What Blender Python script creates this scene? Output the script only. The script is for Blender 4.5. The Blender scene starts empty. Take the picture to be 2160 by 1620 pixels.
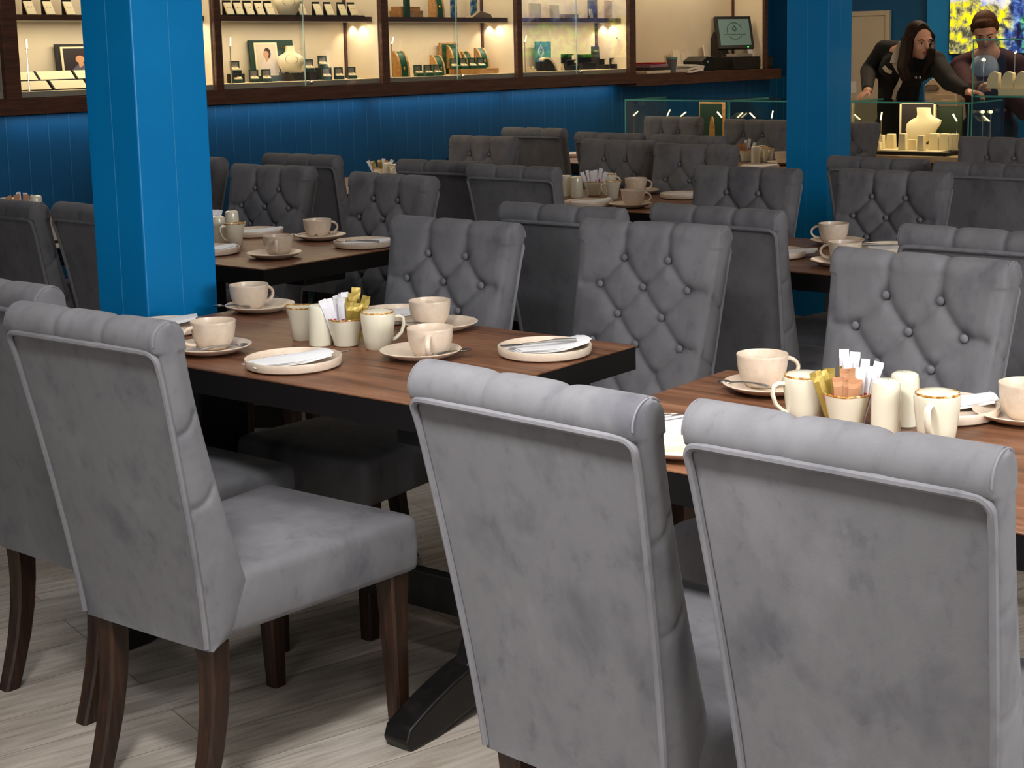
import bpy, math, random
from mathutils import Vector, Matrix
random.seed(7)
C = bpy.context.scene.collection
PI = math.pi

# ------------------------------------------------------------------ camera
W, HH = 2160.0, 1620.0
F_PX, PX, PY = 3278.3, 1189.5, 612.65
YAW, PITCH, ROLL, CAM_Z = math.radians(36.99), math.radians(8.97), math.radians(0.94), 1.465
fwd = Vector((math.cos(YAW)*math.cos(PITCH), math.sin(YAW)*math.cos(PITCH), -math.sin(PITCH)))
rgt = Vector((math.sin(YAW), -math.cos(YAW), 0.0))
dwn = fwd.cross(rgt)
rgt2 = math.cos(ROLL)*rgt + math.sin(ROLL)*dwn
dwn2 = -math.sin(ROLL)*rgt + math.cos(ROLL)*dwn
cam_data = bpy.data.cameras.new('camera')
cam = bpy.data.objects.new('camera', cam_data); C.objects.link(cam)
M = Matrix((rgt2, -dwn2, -fwd)).transposed().to_4x4()
M.translation = Vector((0, 0, CAM_Z))
cam.matrix_world = M
cam_data.sensor_width = 36.0
cam_data.lens = F_PX/W*36.0
cam_data.shift_x = (W/2 - PX)/W
cam_data.shift_y = (PY - HH/2)/W
cam_data.clip_start = 0.05
bpy.context.scene.camera = cam

def ray(x, y):
    return rgt2*((x-PX)/F_PX) + dwn2*((y-PY)/F_PX) + fwd
def at(x, y, z):
    d = ray(x, y); t = (z-CAM_Z)/d.z
    return Vector((d.x*t, d.y*t, z))
def onX(x, y, X):
    d = ray(x, y); t = X/d.x
    return Vector((0, 0, CAM_Z)) + d*t
def onY(x, y, Y):
    d = ray(x, y); t = Y/d.y
    return Vector((0, 0, CAM_Z)) + d*t

# ------------------------------------------------------------------ view and light
sc = bpy.context.scene
sc.view_settings.view_transform = 'Standard'
sc.view_settings.look = 'None'
sc.view_settings.gamma = 1.0
sc.view_settings.use_curve_mapping = False
sc.view_settings.exposure = 0.0
sc.cycles.use_denoising = True
sc.cycles.max_bounces = 7
sc.cycles.diffuse_bounces = 3
sc.cycles.glossy_bounces = 3
sc.cycles.transmission_bounces = 6
sc.cycles.transparent_max_bounces = 24
sc.cycles.caustics_reflective = False
sc.cycles.caustics_refractive = False
sc.cycles.sample_clamp_indirect = 6.0
world = bpy.data.worlds.new('room_air'); sc.world = world
world.use_nodes = True
world.node_tree.nodes['Background'].inputs[0].default_value = (0.8, 0.85, 0.9, 1)
world.node_tree.nodes['Background'].inputs[1].default_value = 0.05

def area(name, loc, sx, sy, power, col, rot=(0, 0, 0), spread=180):
    d = bpy.data.lights.new(name, 'AREA'); d.shape = 'RECTANGLE'
    d.size = sx; d.size_y = sy; d.energy = power; d.color = col; d.spread = math.radians(spread)
    o = bpy.data.objects.new(name, d); C.objects.link(o); o.location = loc; o.rotation_euler = rot
    return o
# added fill lights by the side and rear walls, and rows of ceiling lamps
area('side_fill', (1.8, -2.8, 1.7), 2.6, 1.3, 142, (0.97, 0.98, 1.0), (PI/2, 0, 0))  # unseen fill added for side faces and pillar; this wall has no window
area('rear_fill', (-2.0, 0.6, 1.7), 2.2, 1.3, 32, (0.97, 0.98, 1.0), (0, -PI/2, 0))  # unseen fill added behind the camera; the wall there is solid
def fill_light(x, y, p, ax, ay, col, spread, size=0.4):  # overhead fill added for the foreground, without any fitting
    o = area('overhead_fill', (x, y, 2.66), size, size, p, col, spread=spread)
    o.rotation_euler = Vector((ax, ay, -1)).to_track_quat('-Z', 'Y').to_euler()
DC = (1.0, 0.985, 0.975)
for x, y, p, ax, ay in ((0.75, 0.35, 4.5, 0.50, 0.25), (0.75, 1.35, 27, 0.50, 0.0), (0.9, 3.3, 3.4, 0.5, -0.1)):  # tilted narrow beams added to brighten the near chair backs
    fill_light(x, y, p, ax, ay, DC, 85)
for x, y, p in ((2.2, 2.6, 2.2), (2.3, 1.2, 3.8), (3.6, 4.3, 3.0), (2.6, 0.4, 3.0)):
    fill_light(x, y, p, 0.0, 0.0, DC, 100)
for i, (x, y, p) in enumerate([(4.6, 2.5, 1.1), (5.9, 1.2, 1.2), (5.8, 3.9, 1.5), (6.0, 5.4, 1.1), (7.6, 4.7, 1.4),
                               (8.4, 1.6, 2), (8.3, 3.2, 2.5), (10.2, 2.4, 22), (10.4, 4.4, 26)]):
    area('ceiling_lamp', (x, y, 2.66), 0.5, 0.5, p, (1.0, 0.84, 0.68) if x < 5 else (1.0, 0.74, 0.50))

# ------------------------------------------------------------------ materials
def lin(c):
    return tuple(((v/255.0)/12.92 if v/255.0 <= 0.04045 else ((v/255.0+0.055)/1.055)**2.4) for v in c)
MATS = {}
def mat(name, rgb=(128, 128, 128), rough=0.6, metal=0.0, spec=0.4, emit=None, estr=0.0, sheen=0.0, coat=0.0):
    if name in MATS: return MATS[name]
    m = bpy.data.materials.new(name); m.use_nodes = True
    b = m.node_tree.nodes['Principled BSDF']
    c = lin(rgb)
    b.inputs['Base Color'].default_value = (*c, 1)
    b.inputs['Roughness'].default_value = rough
    b.inputs['Metallic'].default_value = metal
    b.inputs['Specular IOR Level'].default_value = spec
    b.inputs['Sheen Weight'].default_value = sheen
    b.inputs['Coat Weight'].default_value = coat
    if emit:
        b.inputs['Emission Color'].default_value = (*lin(emit), 1)
        b.inputs['Emission Strength'].default_value = estr
    MATS[name] = m
    return m
def nodes(m): return m.node_tree.nodes, m.node_tree.links, m.node_tree.nodes['Principled BSDF']
def coords(m, kind='Object', scale=(1, 1, 1), rot=(0, 0, 0), rand=False):
    N, L, b = nodes(m)
    tc = N.new('ShaderNodeTexCoord'); mp = N.new('ShaderNodeMapping')
    mp.inputs['Scale'].default_value = scale; mp.inputs['Rotation'].default_value = rot
    L.new(tc.outputs[kind], mp.inputs['Vector'])
    if rand:
        oi = N.new('ShaderNodeObjectInfo'); mu = N.new('ShaderNodeMath'); mu.operation = 'MULTIPLY'; mu.inputs[1].default_value = 37.0
        L.new(oi.outputs['Random'], mu.inputs[0]); L.new(mu.outputs[0], mp.inputs['Location'])
    return mp.outputs['Vector']
def noise(m, vec, scale, detail=4, rough=0.6, dist=0.0):
    N, L, b = nodes(m); n = N.new('ShaderNodeTexNoise')
    n.inputs['Scale'].default_value = scale; n.inputs['Detail'].default_value = detail
    n.inputs['Roughness'].default_value = rough; n.inputs['Distortion'].default_value = dist
    L.new(vec, n.inputs['Vector']); return n.outputs['Fac']
def ramp(m, fac, stops):
    N, L, b = nodes(m); r = N.new('ShaderNodeValToRGB')
    e = r.color_ramp.elements
    while len(e) < len(stops): e.new(0.5)
    for el, (p, c) in zip(e, stops): el.position = p; el.color = (*lin(c), 1)
    L.new(fac, r.inputs['Fac']); return r.outputs['Color']
def mixc(m, a, b_, fac, mode='MIX'):
    N, L, b = nodes(m); x = N.new('ShaderNodeMix'); x.data_type = 'RGBA'; x.blend_type = mode
    if isinstance(fac, float): x.inputs[0].default_value = fac
    else: L.new(fac, x.inputs[0])
    for sock, v in ((6, a), (7, b_)):
        if isinstance(v, tuple): x.inputs[sock].default_value = (*lin(v), 1)
        else: L.new(v, x.inputs[sock])
    return x.outputs[2]
def bump(m, fac, strength, dist=0.01):
    N, L, b = nodes(m); n = N.new('ShaderNodeBump')
    n.inputs['Strength'].default_value = strength; n.inputs['Distance'].default_value = dist
    L.new(fac, n.inputs['Height']); L.new(n.outputs[0], b.inputs['Normal'])
def setc(m, out): m.node_tree.links.new(out, m.node_tree.nodes['Principled BSDF'].inputs['Base Color'])

def velvet(name, lo, mid, hi, blotch=7.0):
    m = mat(name, mid, rough=0.85, spec=0.15, sheen=0.06)
    b = m.node_tree.nodes['Principled BSDF']; b.inputs['Sheen Roughness'].default_value = 0.35
    v = coords(m, 'Object', (1, 1, 0.7), rand=True)
    f1 = noise(m, v, blotch, 4, 0.55, 0.25)
    f2 = noise(m, v, blotch*3.6, 4, 0.6, 0.2)
    c1 = ramp(m, f1, [(0.30, lo), (0.46, mid), (0.55, mid), (0.72, hi)])
    c2 = ramp(m, f2, [(0.25, (196, 196, 202)), (0.42, (246, 246, 248)), (0.55, (255, 255, 255)), (1.0, (255, 255, 255))])
    setc(m, mixc(m, c1, c2, 0.6, 'MULTIPLY'))
    f3 = noise(m, v, 420, 2, 0.5)
    bump(m, f3, 0.10, 0.002)
    return m
VELVET = velvet('grey_velvet', (92, 91, 96), (110, 109, 112), (122, 121, 125))
VELVET_TRIM = velvet('grey_velvet_welt', (104, 103, 108), (116, 115, 119), (126, 125, 129))

def wood(name, stops, scale=(1, 14, 14), base=5.0, rough=0.45, rot=(0, 0, 0), spec=0.4, rand=True, bmp=0.08):
    m = mat(name, stops[1][1], rough=rough, spec=spec)
    v = coords(m, 'Object', scale, rot, rand=rand)
    f = noise(m, v, base, 8, 0.62, 0.35)
    setc(m, ramp(m, f, stops))
    bump(m, f, bmp, 0.004)
    return m
WALNUT = wood('walnut_table_top', [(0.30, (74, 46, 31)), (0.45, (110, 72, 50)), (0.56, (126, 85, 61)), (0.70, (148, 106, 78))], (11, 0.9, 6), 2.6, 0.42)
DARKLEG = wood('dark_stained_wood', [(0.30, (20, 12, 9)), (0.48, (42, 26, 18)), (0.60, (54, 34, 22)), (0.78, (84, 54, 34))], (34, 34, 2.2), 2.2, 0.4)
BLACKWD = wood('black_stained_wood', [(0.3, (10, 9, 9)), (0.5, (17, 15, 15)), (0.7, (26, 23, 22)), (0.8, (32, 28, 27))], (30, 30, 3), 2.2, 0.38)
BROWNFR = wood('brown_laminate', [(0.3, (50, 28, 18)), (0.47, (74, 43, 29)), (0.58, (84, 50, 34)), (0.72, (100, 62, 43))], (1.4, 10, 22), 3.0, 0.5, rand=False)
EDGE = mat('black_table_edge', (14, 12, 12), 0.45)

FLOOR = mat('grey_oak_floor', (130, 120, 112), 0.55, spec=0.35)
def _floor():
    m = FLOOR; N, L, b = nodes(m)
    v = coords(m, 'Object', (1, 1, 1), (0, 0, math.radians(16.5)))
    br = N.new('ShaderNodeTexBrick'); br.offset = 0.37; br.inputs['Scale'].default_value = 1.0
    br.inputs['Brick Width'].default_value = 1.25; br.inputs['Row Height'].default_value = 0.178
    br.inputs['Mortar Size'].default_value = 0.0012; br.inputs['Bias'].default_value = -0.2
    br.inputs['Color1'].default_value = (*lin((206, 200, 192)), 1); br.inputs['Color2'].default_value = (*lin((182, 175, 166)), 1)
    br.inputs['Mortar'].default_value = (*lin((120, 108, 100)), 1)
    L.new(v, br.inputs['Vector'])
    mp = N.new('ShaderNodeMapping'); mp.inputs['Scale'].default_value = (1.3, 15, 1); L.new(v, mp.inputs['Vector'])
    f = noise(m, mp.outputs[0], 3.2, 9, 0.68, 0.5)
    g = ramp(m, f, [(0.28, (166, 160, 154)), (0.45, (214, 209, 204)), (0.6, (238, 235, 231)), (0.75, (255, 253, 250))])
    f2 = noise(m, v, 1.1, 3, 0.5)
    tint = ramp(m, f2, [(0.3, (214, 206, 198)), (0.45, (236, 232, 228)), (0.55, (250, 248, 246)), (0.7, (255, 255, 255))])
    setc(m, mixc(m, mixc(m, br.outputs['Color'], g, 1.0, 'MULTIPLY'), tint, 1.0, 'MULTIPLY'))
    bump(m, f, 0.12, 0.003)
_floor()
def painted(name, rgb, rough=0.4, amt=6):
    m = mat(name, rgb, rough, spec=0.35)
    v = coords(m, 'Object'); f = noise(m, v, 3.0, 4)
    hi = tuple(min(255, c+amt) for c in rgb); lo = tuple(max(0, c-amt) for c in rgb)
    setc(m, ramp(m, f, [(0.35, lo), (0.5, rgb), (0.55, rgb), (0.65, hi)]))
    f2 = noise(m, v, 260, 2); bump(m, f2, 0.06, 0.002)
    return m
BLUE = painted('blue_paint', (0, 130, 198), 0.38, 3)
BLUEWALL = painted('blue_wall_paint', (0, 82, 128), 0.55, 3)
GROOVE = mat('pale_groove_line', (60, 150, 205), 0.5)
WHITE = painted('white_paint', (225, 222, 215), 0.6)
CREAM = painted('cream_back_panel', (232, 214, 182), 0.6, 3)
DOORW = painted('door_paint', (200, 186, 160), 0.5, 3)
GREYLIP = mat('grey_sill', (150, 142, 128), 0.5)
STONE = mat('stoneware', (226, 207, 186), 0.35, spec=0.5, coat=0.15)
def _stone():
    m = STONE; v = coords(m, 'Object'); f = noise(m, v, 60, 3)
    setc(m, ramp(m, f, [(0.3, (218, 198, 176)), (0.5, (226, 207, 186)), (0.6, (228, 210, 190)), (0.8, (233, 216, 198))]))
_stone()
IVORY = mat('ivory_porcelain', (232, 226, 204), 0.18, spec=0.5, coat=0.4)
RIM = mat('brown_glazed_rim', (176, 116, 44), 0.25, coat=0.4)
def _rim():
    m = RIM; v = coords(m, 'Object'); f = noise(m, v, 130, 4)
    setc(m, ramp(m, f, [(0.35, (120, 70, 22)), (0.5, (190, 135, 60)), (0.56, (214, 170, 96)), (0.66, (232, 214, 176))]))
_rim()
PAPER = mat('white_paper', (238, 238, 240), 0.8)
STEEL = mat('steel', (170, 168, 165), 0.22, metal=1.0)
KRAFT = mat('kraft_sachet', (190, 138, 100), 0.7)
GOLDF = mat('gold_foil', (170, 146, 70), 0.35, metal=0.35)
WHITES = mat('white_sachet', (232, 230, 236), 0.6)
PINKS = mat('pink_print', (196, 74, 92), 0.6)
BLACKP = mat('black_plastic', (16, 16, 17), 0.35)
BLACKM = mat('black_card', (26, 22, 18), 0.6)
GREENC = mat('green_leatherette', (12, 74, 48), 0.5)
DKGREEN = mat('dark_green_card', (18, 50, 36), 0.6)
OAK = wood('display_oak', [(0.3, (150, 104, 50)), (0.48, (186, 138, 78)), (0.6, (200, 152, 92)), (0.75, (214, 170, 112))], (3, 12, 12), 4, 0.5, rand=False)
CREAML = mat('cream_leatherette', (236, 218, 176), 0.55)
GREYI = mat('grey_satin', (150, 140, 128), 0.5)
GOLD = mat('gold_metal', (214, 160, 60), 0.25, metal=1.0)
CHROME = mat('chrome', (200, 196, 190), 0.15, metal=1.0)
LEDM = mat('lit_led', (255, 236, 200), 0.5, emit=(255, 226, 170), estr=3.5)
TEALE = mat('teal_glass_edge', (70, 165, 150), 0.15, emit=(70, 165, 150), estr=0.0)

def glassmat(name, tint, rough=0.02, refl=0.7):
    m = bpy.data.materials.new(name); m.use_nodes = True
    N, L = m.node_tree.nodes, m.node_tree.links
    for n in list(N): N.remove(n)
    out = N.new('ShaderNodeOutputMaterial'); mx = N.new('ShaderNodeMixShader'); tr = N.new('ShaderNodeBsdfTransparent')
    gl = N.new('ShaderNodeBsdfGlossy'); fr = N.new('ShaderNodeFresnel'); mu = N.new('ShaderNodeMath'); mu.operation = 'MULTIPLY'; mu.inputs[1].default_value = refl
    fr.inputs[0].default_value = 1.45
    tr.inputs[0].default_value = (*tint, 1); gl.inputs['Roughness'].default_value = rough
    L.new(fr.outputs[0], mu.inputs[0]); L.new(mu.outputs[0], mx.inputs[0]); L.new(tr.outputs[0], mx.inputs[1]); L.new(gl.outputs[0], mx.inputs[2])
    L.new(mx.outputs[0], out.inputs[0]); MATS[name] = m
    return m
GLASS = glassmat('clear_glass', (0.985, 0.995, 0.99), refl=0.17)
GLASSC = glassmat('case_glass', (0.97, 0.988, 0.982), refl=0.28)

# ------------------------------------------------------------------ mesh helpers
class MB:
    def __init__(s): s.v = []; s.f = []
    def add(s, verts, faces):
        k = len(s.v); s.v += [tuple(p) for p in verts]; s.f += [tuple(i+k for i in f) for f in faces]
        return s
    def box(s, x0, x1, y0, y1, z0, z1, T=None):
        v = [(x, y, z) for z in (z0, z1) for y in (y0, y1) for x in (x0, x1)]
        if T is not None: v = [T @ Vector(p) for p in v]
        return s.add(v, [(0, 2, 3, 1), (4, 5, 7, 6), (0, 1, 5, 4), (2, 6, 7, 3), (0, 4, 6, 2), (1, 3, 7, 5)])
    def cbox(s, c, d, T=None):
        return s.box(c[0]-d[0]/2, c[0]+d[0]/2, c[1]-d[1]/2, c[1]+d[1]/2, c[2]-d[2]/2, c[2]+d[2]/2, T)
    def loft(s, rings, close=True, cap0=True, cap1=True):
        n = len(rings[0]); v = [p for r in rings for p in r]; f = []
        for i in range(len(rings)-1):
            for j in range(n if close else n-1):
                a, b = i*n+j, i*n+(j+1) % n
                f.append((a, b, b+n, a+n))
        if cap0: f.append(tuple(range(n-1, -1, -1)))
        if cap1: f.append(tuple((len(rings)-1)*n+j for j in range(n)))
        return s.add(v, f)
    def lathe(s, prof, n=32, T=None, sx=1.0, sy=1.0):
        rings = [[Vector((r*math.cos(2*PI*j/n)*sx, r*math.sin(2*PI*j/n)*sy, z)) for j in range(n)] for r, z in prof]
        if T is not None: rings = [[T @ p for p in r] for r in rings]
        return s.loft(rings, True, True, True)
    def tube(s, pts, r, n=10, cap=True):
        pts = [Vector(p) for p in pts]; rr = r if isinstance(r, (list, tuple)) else [r]*len(pts)
        rings = []; up = None
        for i, p in enumerate(pts):
            t = (pts[min(i+1, len(pts)-1)] - pts[max(i-1, 0)]).normalized()
            if up is None:
                up = Vector((0, 0, 1)) if abs(t.z) < 0.9 else Vector((1, 0, 0))
            u = (up - t*up.dot(t)).normalized(); w = t.cross(u); up = u
            rings.append([p + (u*math.cos(2*PI*j/n) + w*math.sin(2*PI*j/n))*rr[i] for j in range(n)])
        return s.loft(rings, True, cap, cap)
    def sphere(s, c, r, n=16, m=10):
        c = Vector(c); r = r if isinstance(r, (list, tuple)) else (r, r, r)
        rings = [[c + Vector((r[0]*math.sin(PI*i/m)*math.cos(2*PI*j/n), r[1]*math.sin(PI*i/m)*math.sin(2*PI*j/n), -r[2]*math.cos(PI*i/m))) for j in range(n)] for i in range(1, m)]
        k = len(s.v); s.loft(rings, True, False, False)
        b = len(s.v); s.v += [tuple(c-Vector((0, 0, r[2]))), tuple(c+Vector((0, 0, r[2])))]
        for j in range(n):
            s.f.append((b, k+(j+1) % n, k+j)); s.f.append((b+1, k+(m-2)*n+j, k+(m-2)*n+(j+1) % n))
        return s
    def prism(s, outline, axis, a, b, T=None):
        def P(u, w, h):
            p = {'x': (h, u, w), 'y': (u, h, w), 'z': (u, w, h)}[axis]
            return T @ Vector(p) if T is not None else Vector(p)
        return s.loft([[P(u, w, a) for u, w in outline], [P(u, w, b) for u, w in outline]])
    def build(s, name, m, parent=None, smooth=True, bev=0.0, seg=2, angle=40):
        me = bpy.data.meshes.new(name); me.from_pydata(s.v, [], s.f); me.update()
        import bmesh
        bm = bmesh.new(); bm.from_mesh(me); bmesh.ops.recalc_face_normals(bm, faces=bm.faces); bm.to_mesh(me); bm.free()
        me.materials.append(m)
        if smooth:
            me.polygons.foreach_set('use_smooth', [True]*len(me.polygons)); me.set_sharp_from_angle(angle=math.radians(angle))
        o = bpy.data.objects.new(name, me); C.objects.link(o)
        if parent: o.parent = parent
        if bev:
            b = o.modifiers.new('bevel', 'BEVEL'); b.width = bev; b.segments = seg; b.limit_method = 'ANGLE'; b.angle_limit = math.radians(40)
        return o
def tag(o, label=None, cat=None, group=None, kind=None):
    if label: o['label'] = label
    if cat: o['category'] = cat
    if group: o['group'] = group
    if kind: o['kind'] = kind
    return o
def thing(name, label, cat, loc=(0, 0, 0), rz=0.0, group=None):
    o = bpy.data.objects.new(name, None); C.objects.link(o); o.empty_display_size = 0.05
    o.location = loc; o.rotation_euler = (0, 0, rz)
    return tag(o, label, cat, group)
def struct(name, mb, m, **k):
    return tag(mb.build(name, m, **k), kind='structure')
def copy_tree(o, parent=None):
    c = o.copy(); C.objects.link(c)
    if parent is not None: c.parent = parent
    for ch in list(o.children): copy_tree(ch, c)
    return c
def place(proto, used, loc, rz, label, group=None, cat=None):
    o = proto if not used else copy_tree(proto)
    o.location = loc; o.rotation_euler = (0, 0, rz)
    tag(o, label, cat, group)
    return o
# ------------------------------------------------------------------ room shell
struct('floor', MB().box(-2.2, 13.2, -3.0, 7.6, -0.05, 0.0), FLOOR, smooth=False)
struct('ceiling', MB().box(-2.2, 13.2, -3.0, 7.6, 2.7, 2.75), WHITE, smooth=False)
struct('wall_right', MB().box(-2.2, 13.2, -3.1, -3.0, 0, 2.7), WHITE, smooth=False)
struct('wall_front', MB().box(-2.3, -2.2, -3.0, 7.6, 0, 2.7), WHITE, smooth=False)
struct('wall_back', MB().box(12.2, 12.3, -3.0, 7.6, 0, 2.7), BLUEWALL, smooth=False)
YW = 6.66      # blue panelling under the display cabinets
YF = 6.50      # front plane of the cabinets
YB = 6.80      # back panels inside the cabinets
wl_mb = MB().box(-2.2, 12.2, YW, YW+0.05, 0, 1.17)
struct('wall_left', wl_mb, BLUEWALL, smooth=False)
g = MB()
x = 0.15
while x < 12.1:
    g.box(x-0.0022, x+0.0022, YW-0.0012, YW+0.001, 0.0, 1.17); x += 0.118
struct('trim_1', g, mat('groove_line_wall', (40, 110, 150), 0.5), smooth=False)
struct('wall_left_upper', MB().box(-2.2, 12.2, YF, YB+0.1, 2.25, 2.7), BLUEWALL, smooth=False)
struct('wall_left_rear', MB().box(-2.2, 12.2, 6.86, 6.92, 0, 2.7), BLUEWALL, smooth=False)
# lighter blue pier and white door in the back wall
pl = onX(1955, 60, 12.0).y; pr = onX(2003, 60, 12.0).y
struct('trim_2', MB().box(12.0, 12.2, pr-0.02, pl, 0, 2.7), BLUE, smooth=False)
dR = onX(1881, 22, 12.2); dTop = dR.z
dY0 = dR.y; dY1 = onX(1745, 22, 12.2).y
d = thing('door_1', 'plain cream door in the blue back wall, behind the woman in black', 'door', (12.2, dY0, 0))
d['kind'] = 'structure'
w_ = dY1-dY0
MB().box(-0.03, 0, 0.04, w_-0.04, 0, dTop-0.04).build('door_panel', DOORW, d, smooth=False)
MB().box(-0.045, 0, 0, 0.04, 0, dTop).box(-0.045, 0, w_-0.04, w_, 0, dTop).box(-0.045, 0, 0.04, w_-0.04, dTop-0.04, dTop).build('door_frame', DOORW, d, bev=0.004)
MB().box(-0.034, -0.03, 0.30, w_-0.1, 1.02, 1.12).build('notice_strip', WHITE, d, smooth=False)

# ------------------------------------------------------------------ blue pillars
def pillar(name, x0, x1, y0, y1, label):
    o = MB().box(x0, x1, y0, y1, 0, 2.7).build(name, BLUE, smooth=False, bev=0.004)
    tag(o, kind='structure')
    xm, ym = (x0+x1)/2, (y0+y1)/2
    MB().box(xm-0.0011, xm+0.0011, y0-0.0006, y0+0.001, 0, 2.7).build('groove', GROOVE, o, smooth=False)
    MB().box(x0-0.0006, x0+0.001, ym-0.0013, ym+0.0013, 0, 2.7).build('groove', GROOVE, o, smooth=False)
    return o
pillar('pillar_1', 2.608, 2.849, 3.36, 3.57, '')
c = onX(1743, 560, 7.367); l = onX(1656.5, 560, 7.367); r = onY(1794.2, 300, c.y)
pillar('pillar_2', 7.367, r.x, c.y, l.y, '')

# ------------------------------------------------------------------ velvet chair
BUT = []
for k in range(7):
    z = 0.895 - 0.074*k
    for yy in ((-0.068, 0.068) if k % 2 == 0 else (-0.136, 0.0, 0.136)): BUT.append((yy, z, k))
SEG = []
for (y1, z1, k1) in BUT:
    if k1 == 0: SEG.append((y1, z1, y1*1.02, 1.10))
    for (y2, z2, k2) in BUT:
        if k2 == k1+1 and abs(y2-y1) < 0.1: SEG.append((y1, z1, y2, z2))
    if k1 % 2 == 1 and abs(y1) > 0.1 and k1 < 5: SEG.append((y1, z1, math.copysign(0.30, y1), z1-0.006))
def dseg(y, z, s):
    ax, ay, bx, by = s; dx, dy = bx-ax, by-ay
    t = max(0, min(1, ((y-ax)*dx+(z-ay)*dy)/(dx*dx+dy*dy)))
    u = t*(1-t)*4
    return math.hypot(y-ax-t*dx, z-ay-t*dy)
def tuft(y, z):
    fade = max(0.0, min(1.0, (z-0.46)/0.08))
    dc = min(dseg(y, z, s) for s in SEG)
    db = min(math.hypot(y-b[0], z-b[1]) for b in BUT)
    h = 0.015*(1-math.exp(-dc/0.014)) - 0.012*math.exp(-(db/0.016)**2) - 0.009
    return h*fade
def back_xr(z): return -0.104*(max(0, z-0.337)/0.588)**1.25
def back_w(z): return 0.186 + 0.034*max(0, min(1, (z-0.337)/0.6))
RC = (-0.080, 0.953, 0.037)
def back_xf(z):
    if z >= 0.953: return RC[0]+math.sqrt(max(0, RC[2]**2-(z-RC[1])**2))
    if z >= 0.452: return -0.043+0.145*((0.953-z)/0.501)**1.25
    s = max(0, min(1, (z-0.337)/0.115)); return 0.008+0.094*math.sqrt(max(0, 1-(1-s)**2))**0.9
def back_rings():
    zs = []
    z = 0.337
    while z < 0.930: zs.append((z, 'p')); z += 0.0058 if z > 0.46 else 0.009
    zs += [(0.9325, 'p')]
    for k in range(1, 25):
        a = -32 + 122*k/24.0
        zs.append((RC[1]+RC[2]*math.sin(math.radians(a)), 'r'))
    rings = []
    ny, nr, ns = 88, 88, 9
    for z, kind in zs:
        w = back_w(z); xf = back_xf(z)
        if kind == 'p': xr = back_xr(z)
        else: xr = RC[0]-math.sqrt(max(0, RC[2]**2-(z-RC[1])**2))
        if z > 0.985: w -= (z-0.985)*0.6
        cr = min(0.014 if kind == 'p' else 0.006, (xf-xr)*0.35)
        rin = min(0.004, (xf-xr)*0.2)
        ring = []
        # rear, +y to -y
        for j in range(nr):
            t = j/(nr-1.0); y = (w-rin)*(1-2*t)
            dx = 0.0
            if kind == 'r':
                dd = min(abs(y-0.069), abs(y+0.069)); dx = 0.008*(1-math.exp(-dd/0.009)) - 0.006
                ang = (z-RC[1])/RC[2]
                ring.append((xr - dx*math.sqrt(max(0, 1-ang*ang)), y, z+dx*max(0, ang)))
            else:
                bow = 0.004*math.sin(PI*t)
                ring.append((xr-bow*0.5, y, z))
        # right side (-y), rear to front
        def side(sgn, seq):
            out = []
            for t in seq:
                x = xr+0.004+(xf-cr-xr-0.004)*t
                puff = 0.006*math.sin(PI*t)
                cre = 0.0
                if z < 0.93:
                    for zc in (0.817, 0.669):
                        zz = zc-0.006-0.036*math.sin((1-t)*PI/2)
                        cre = max(cre, math.exp(-abs(z-zz)/0.006))
                out.append((x, sgn*(w+puff-0.007*cre), z))
            return out
        ring += side(-1, [k/(ns-1.0) for k in range(ns)])
        for k in range(1, 4):
            a = PI/2*k/4.0
            ring.append((xf-cr+cr*math.sin(a), -(w-cr+cr*math.cos(a)), z))
        for j in range(ny):
            t = j/(ny-1.0); y = -(w-cr)*(1-2*t)
            h = tuft(y, z if z < 0.95 else 0.95+(z-0.95)*0.5)
            e = min(1.0, (w-cr-abs(y))/0.02+0.25); h *= e
            if kind == 'r':
                ang = max(0, min(1, (z-RC[1])/RC[2])); nx, nz = math.sqrt(1-ang*ang), ang
                dd = min(abs(y-0.069), abs(y+0.069)); dx = 0.008*(1-math.exp(-dd/0.009)) - 0.006
                q = ang**0.7; h = h*(1-q)+dx*q
            else: nx, nz = 1.0, 0.0
            ring.append((xf+h*nx, y, z+h*nz))
        for k in range(1, 4):
            a = PI/2*(1-k/4.0)
            ring.append((xf-cr+cr*math.sin(a), (w-cr+cr*math.cos(a)), z))
        ring += side(1, [1-k/(ns-1.0) for k in range(ns)])
        rings.append(ring)
    return rings
def rrect(x0, x1, wb, wf, r, z, n=5, inset=0.0):
    x0 += inset; x1 -= inset; wb -= inset; wf -= inset; r = max(0.003, r-inset*0.3)
    pts = []
    for (cx, cy, a0) in ((x1-r, wf-r, 0), (x0+r, wb-r, 90), (x0+r, -wb+r, 180), (x1-r, -wf+r, 270)):
        for k in range(n+1):
            a = math.radians(a0+90.0*k/n); pts.append((cx+r*math.cos(a), cy+r*math.sin(a), z))
    # subdivide the long edges so the crown stays smooth
    return pts
def seat_mb():
    m = MB(); R = []
    for z, ins in ((0.350, 0.012), (0.356, 0.003), (0.366, 0), (0.41, -0.002), (0.448, 0), (0.460, 0.002), (0.468, 0.007), (0.4735, 0.016), (0.478, 0.034), (0.483, 0.065), (0.487, 0.10), (0.489, 0.14)):
        R.append(rrect(0.01, 0.555, 0.186, 0.233, 0.020, z, inset=ins))
    m.loft(R, True, True, False)
    k = len(m.v); n = len(R[0]); m.v.append((0.27, 0, 0.4905))
    for j in range(n): m.f.append((k-n+j, k-n+(j+1) % n, k))
    return m
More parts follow.
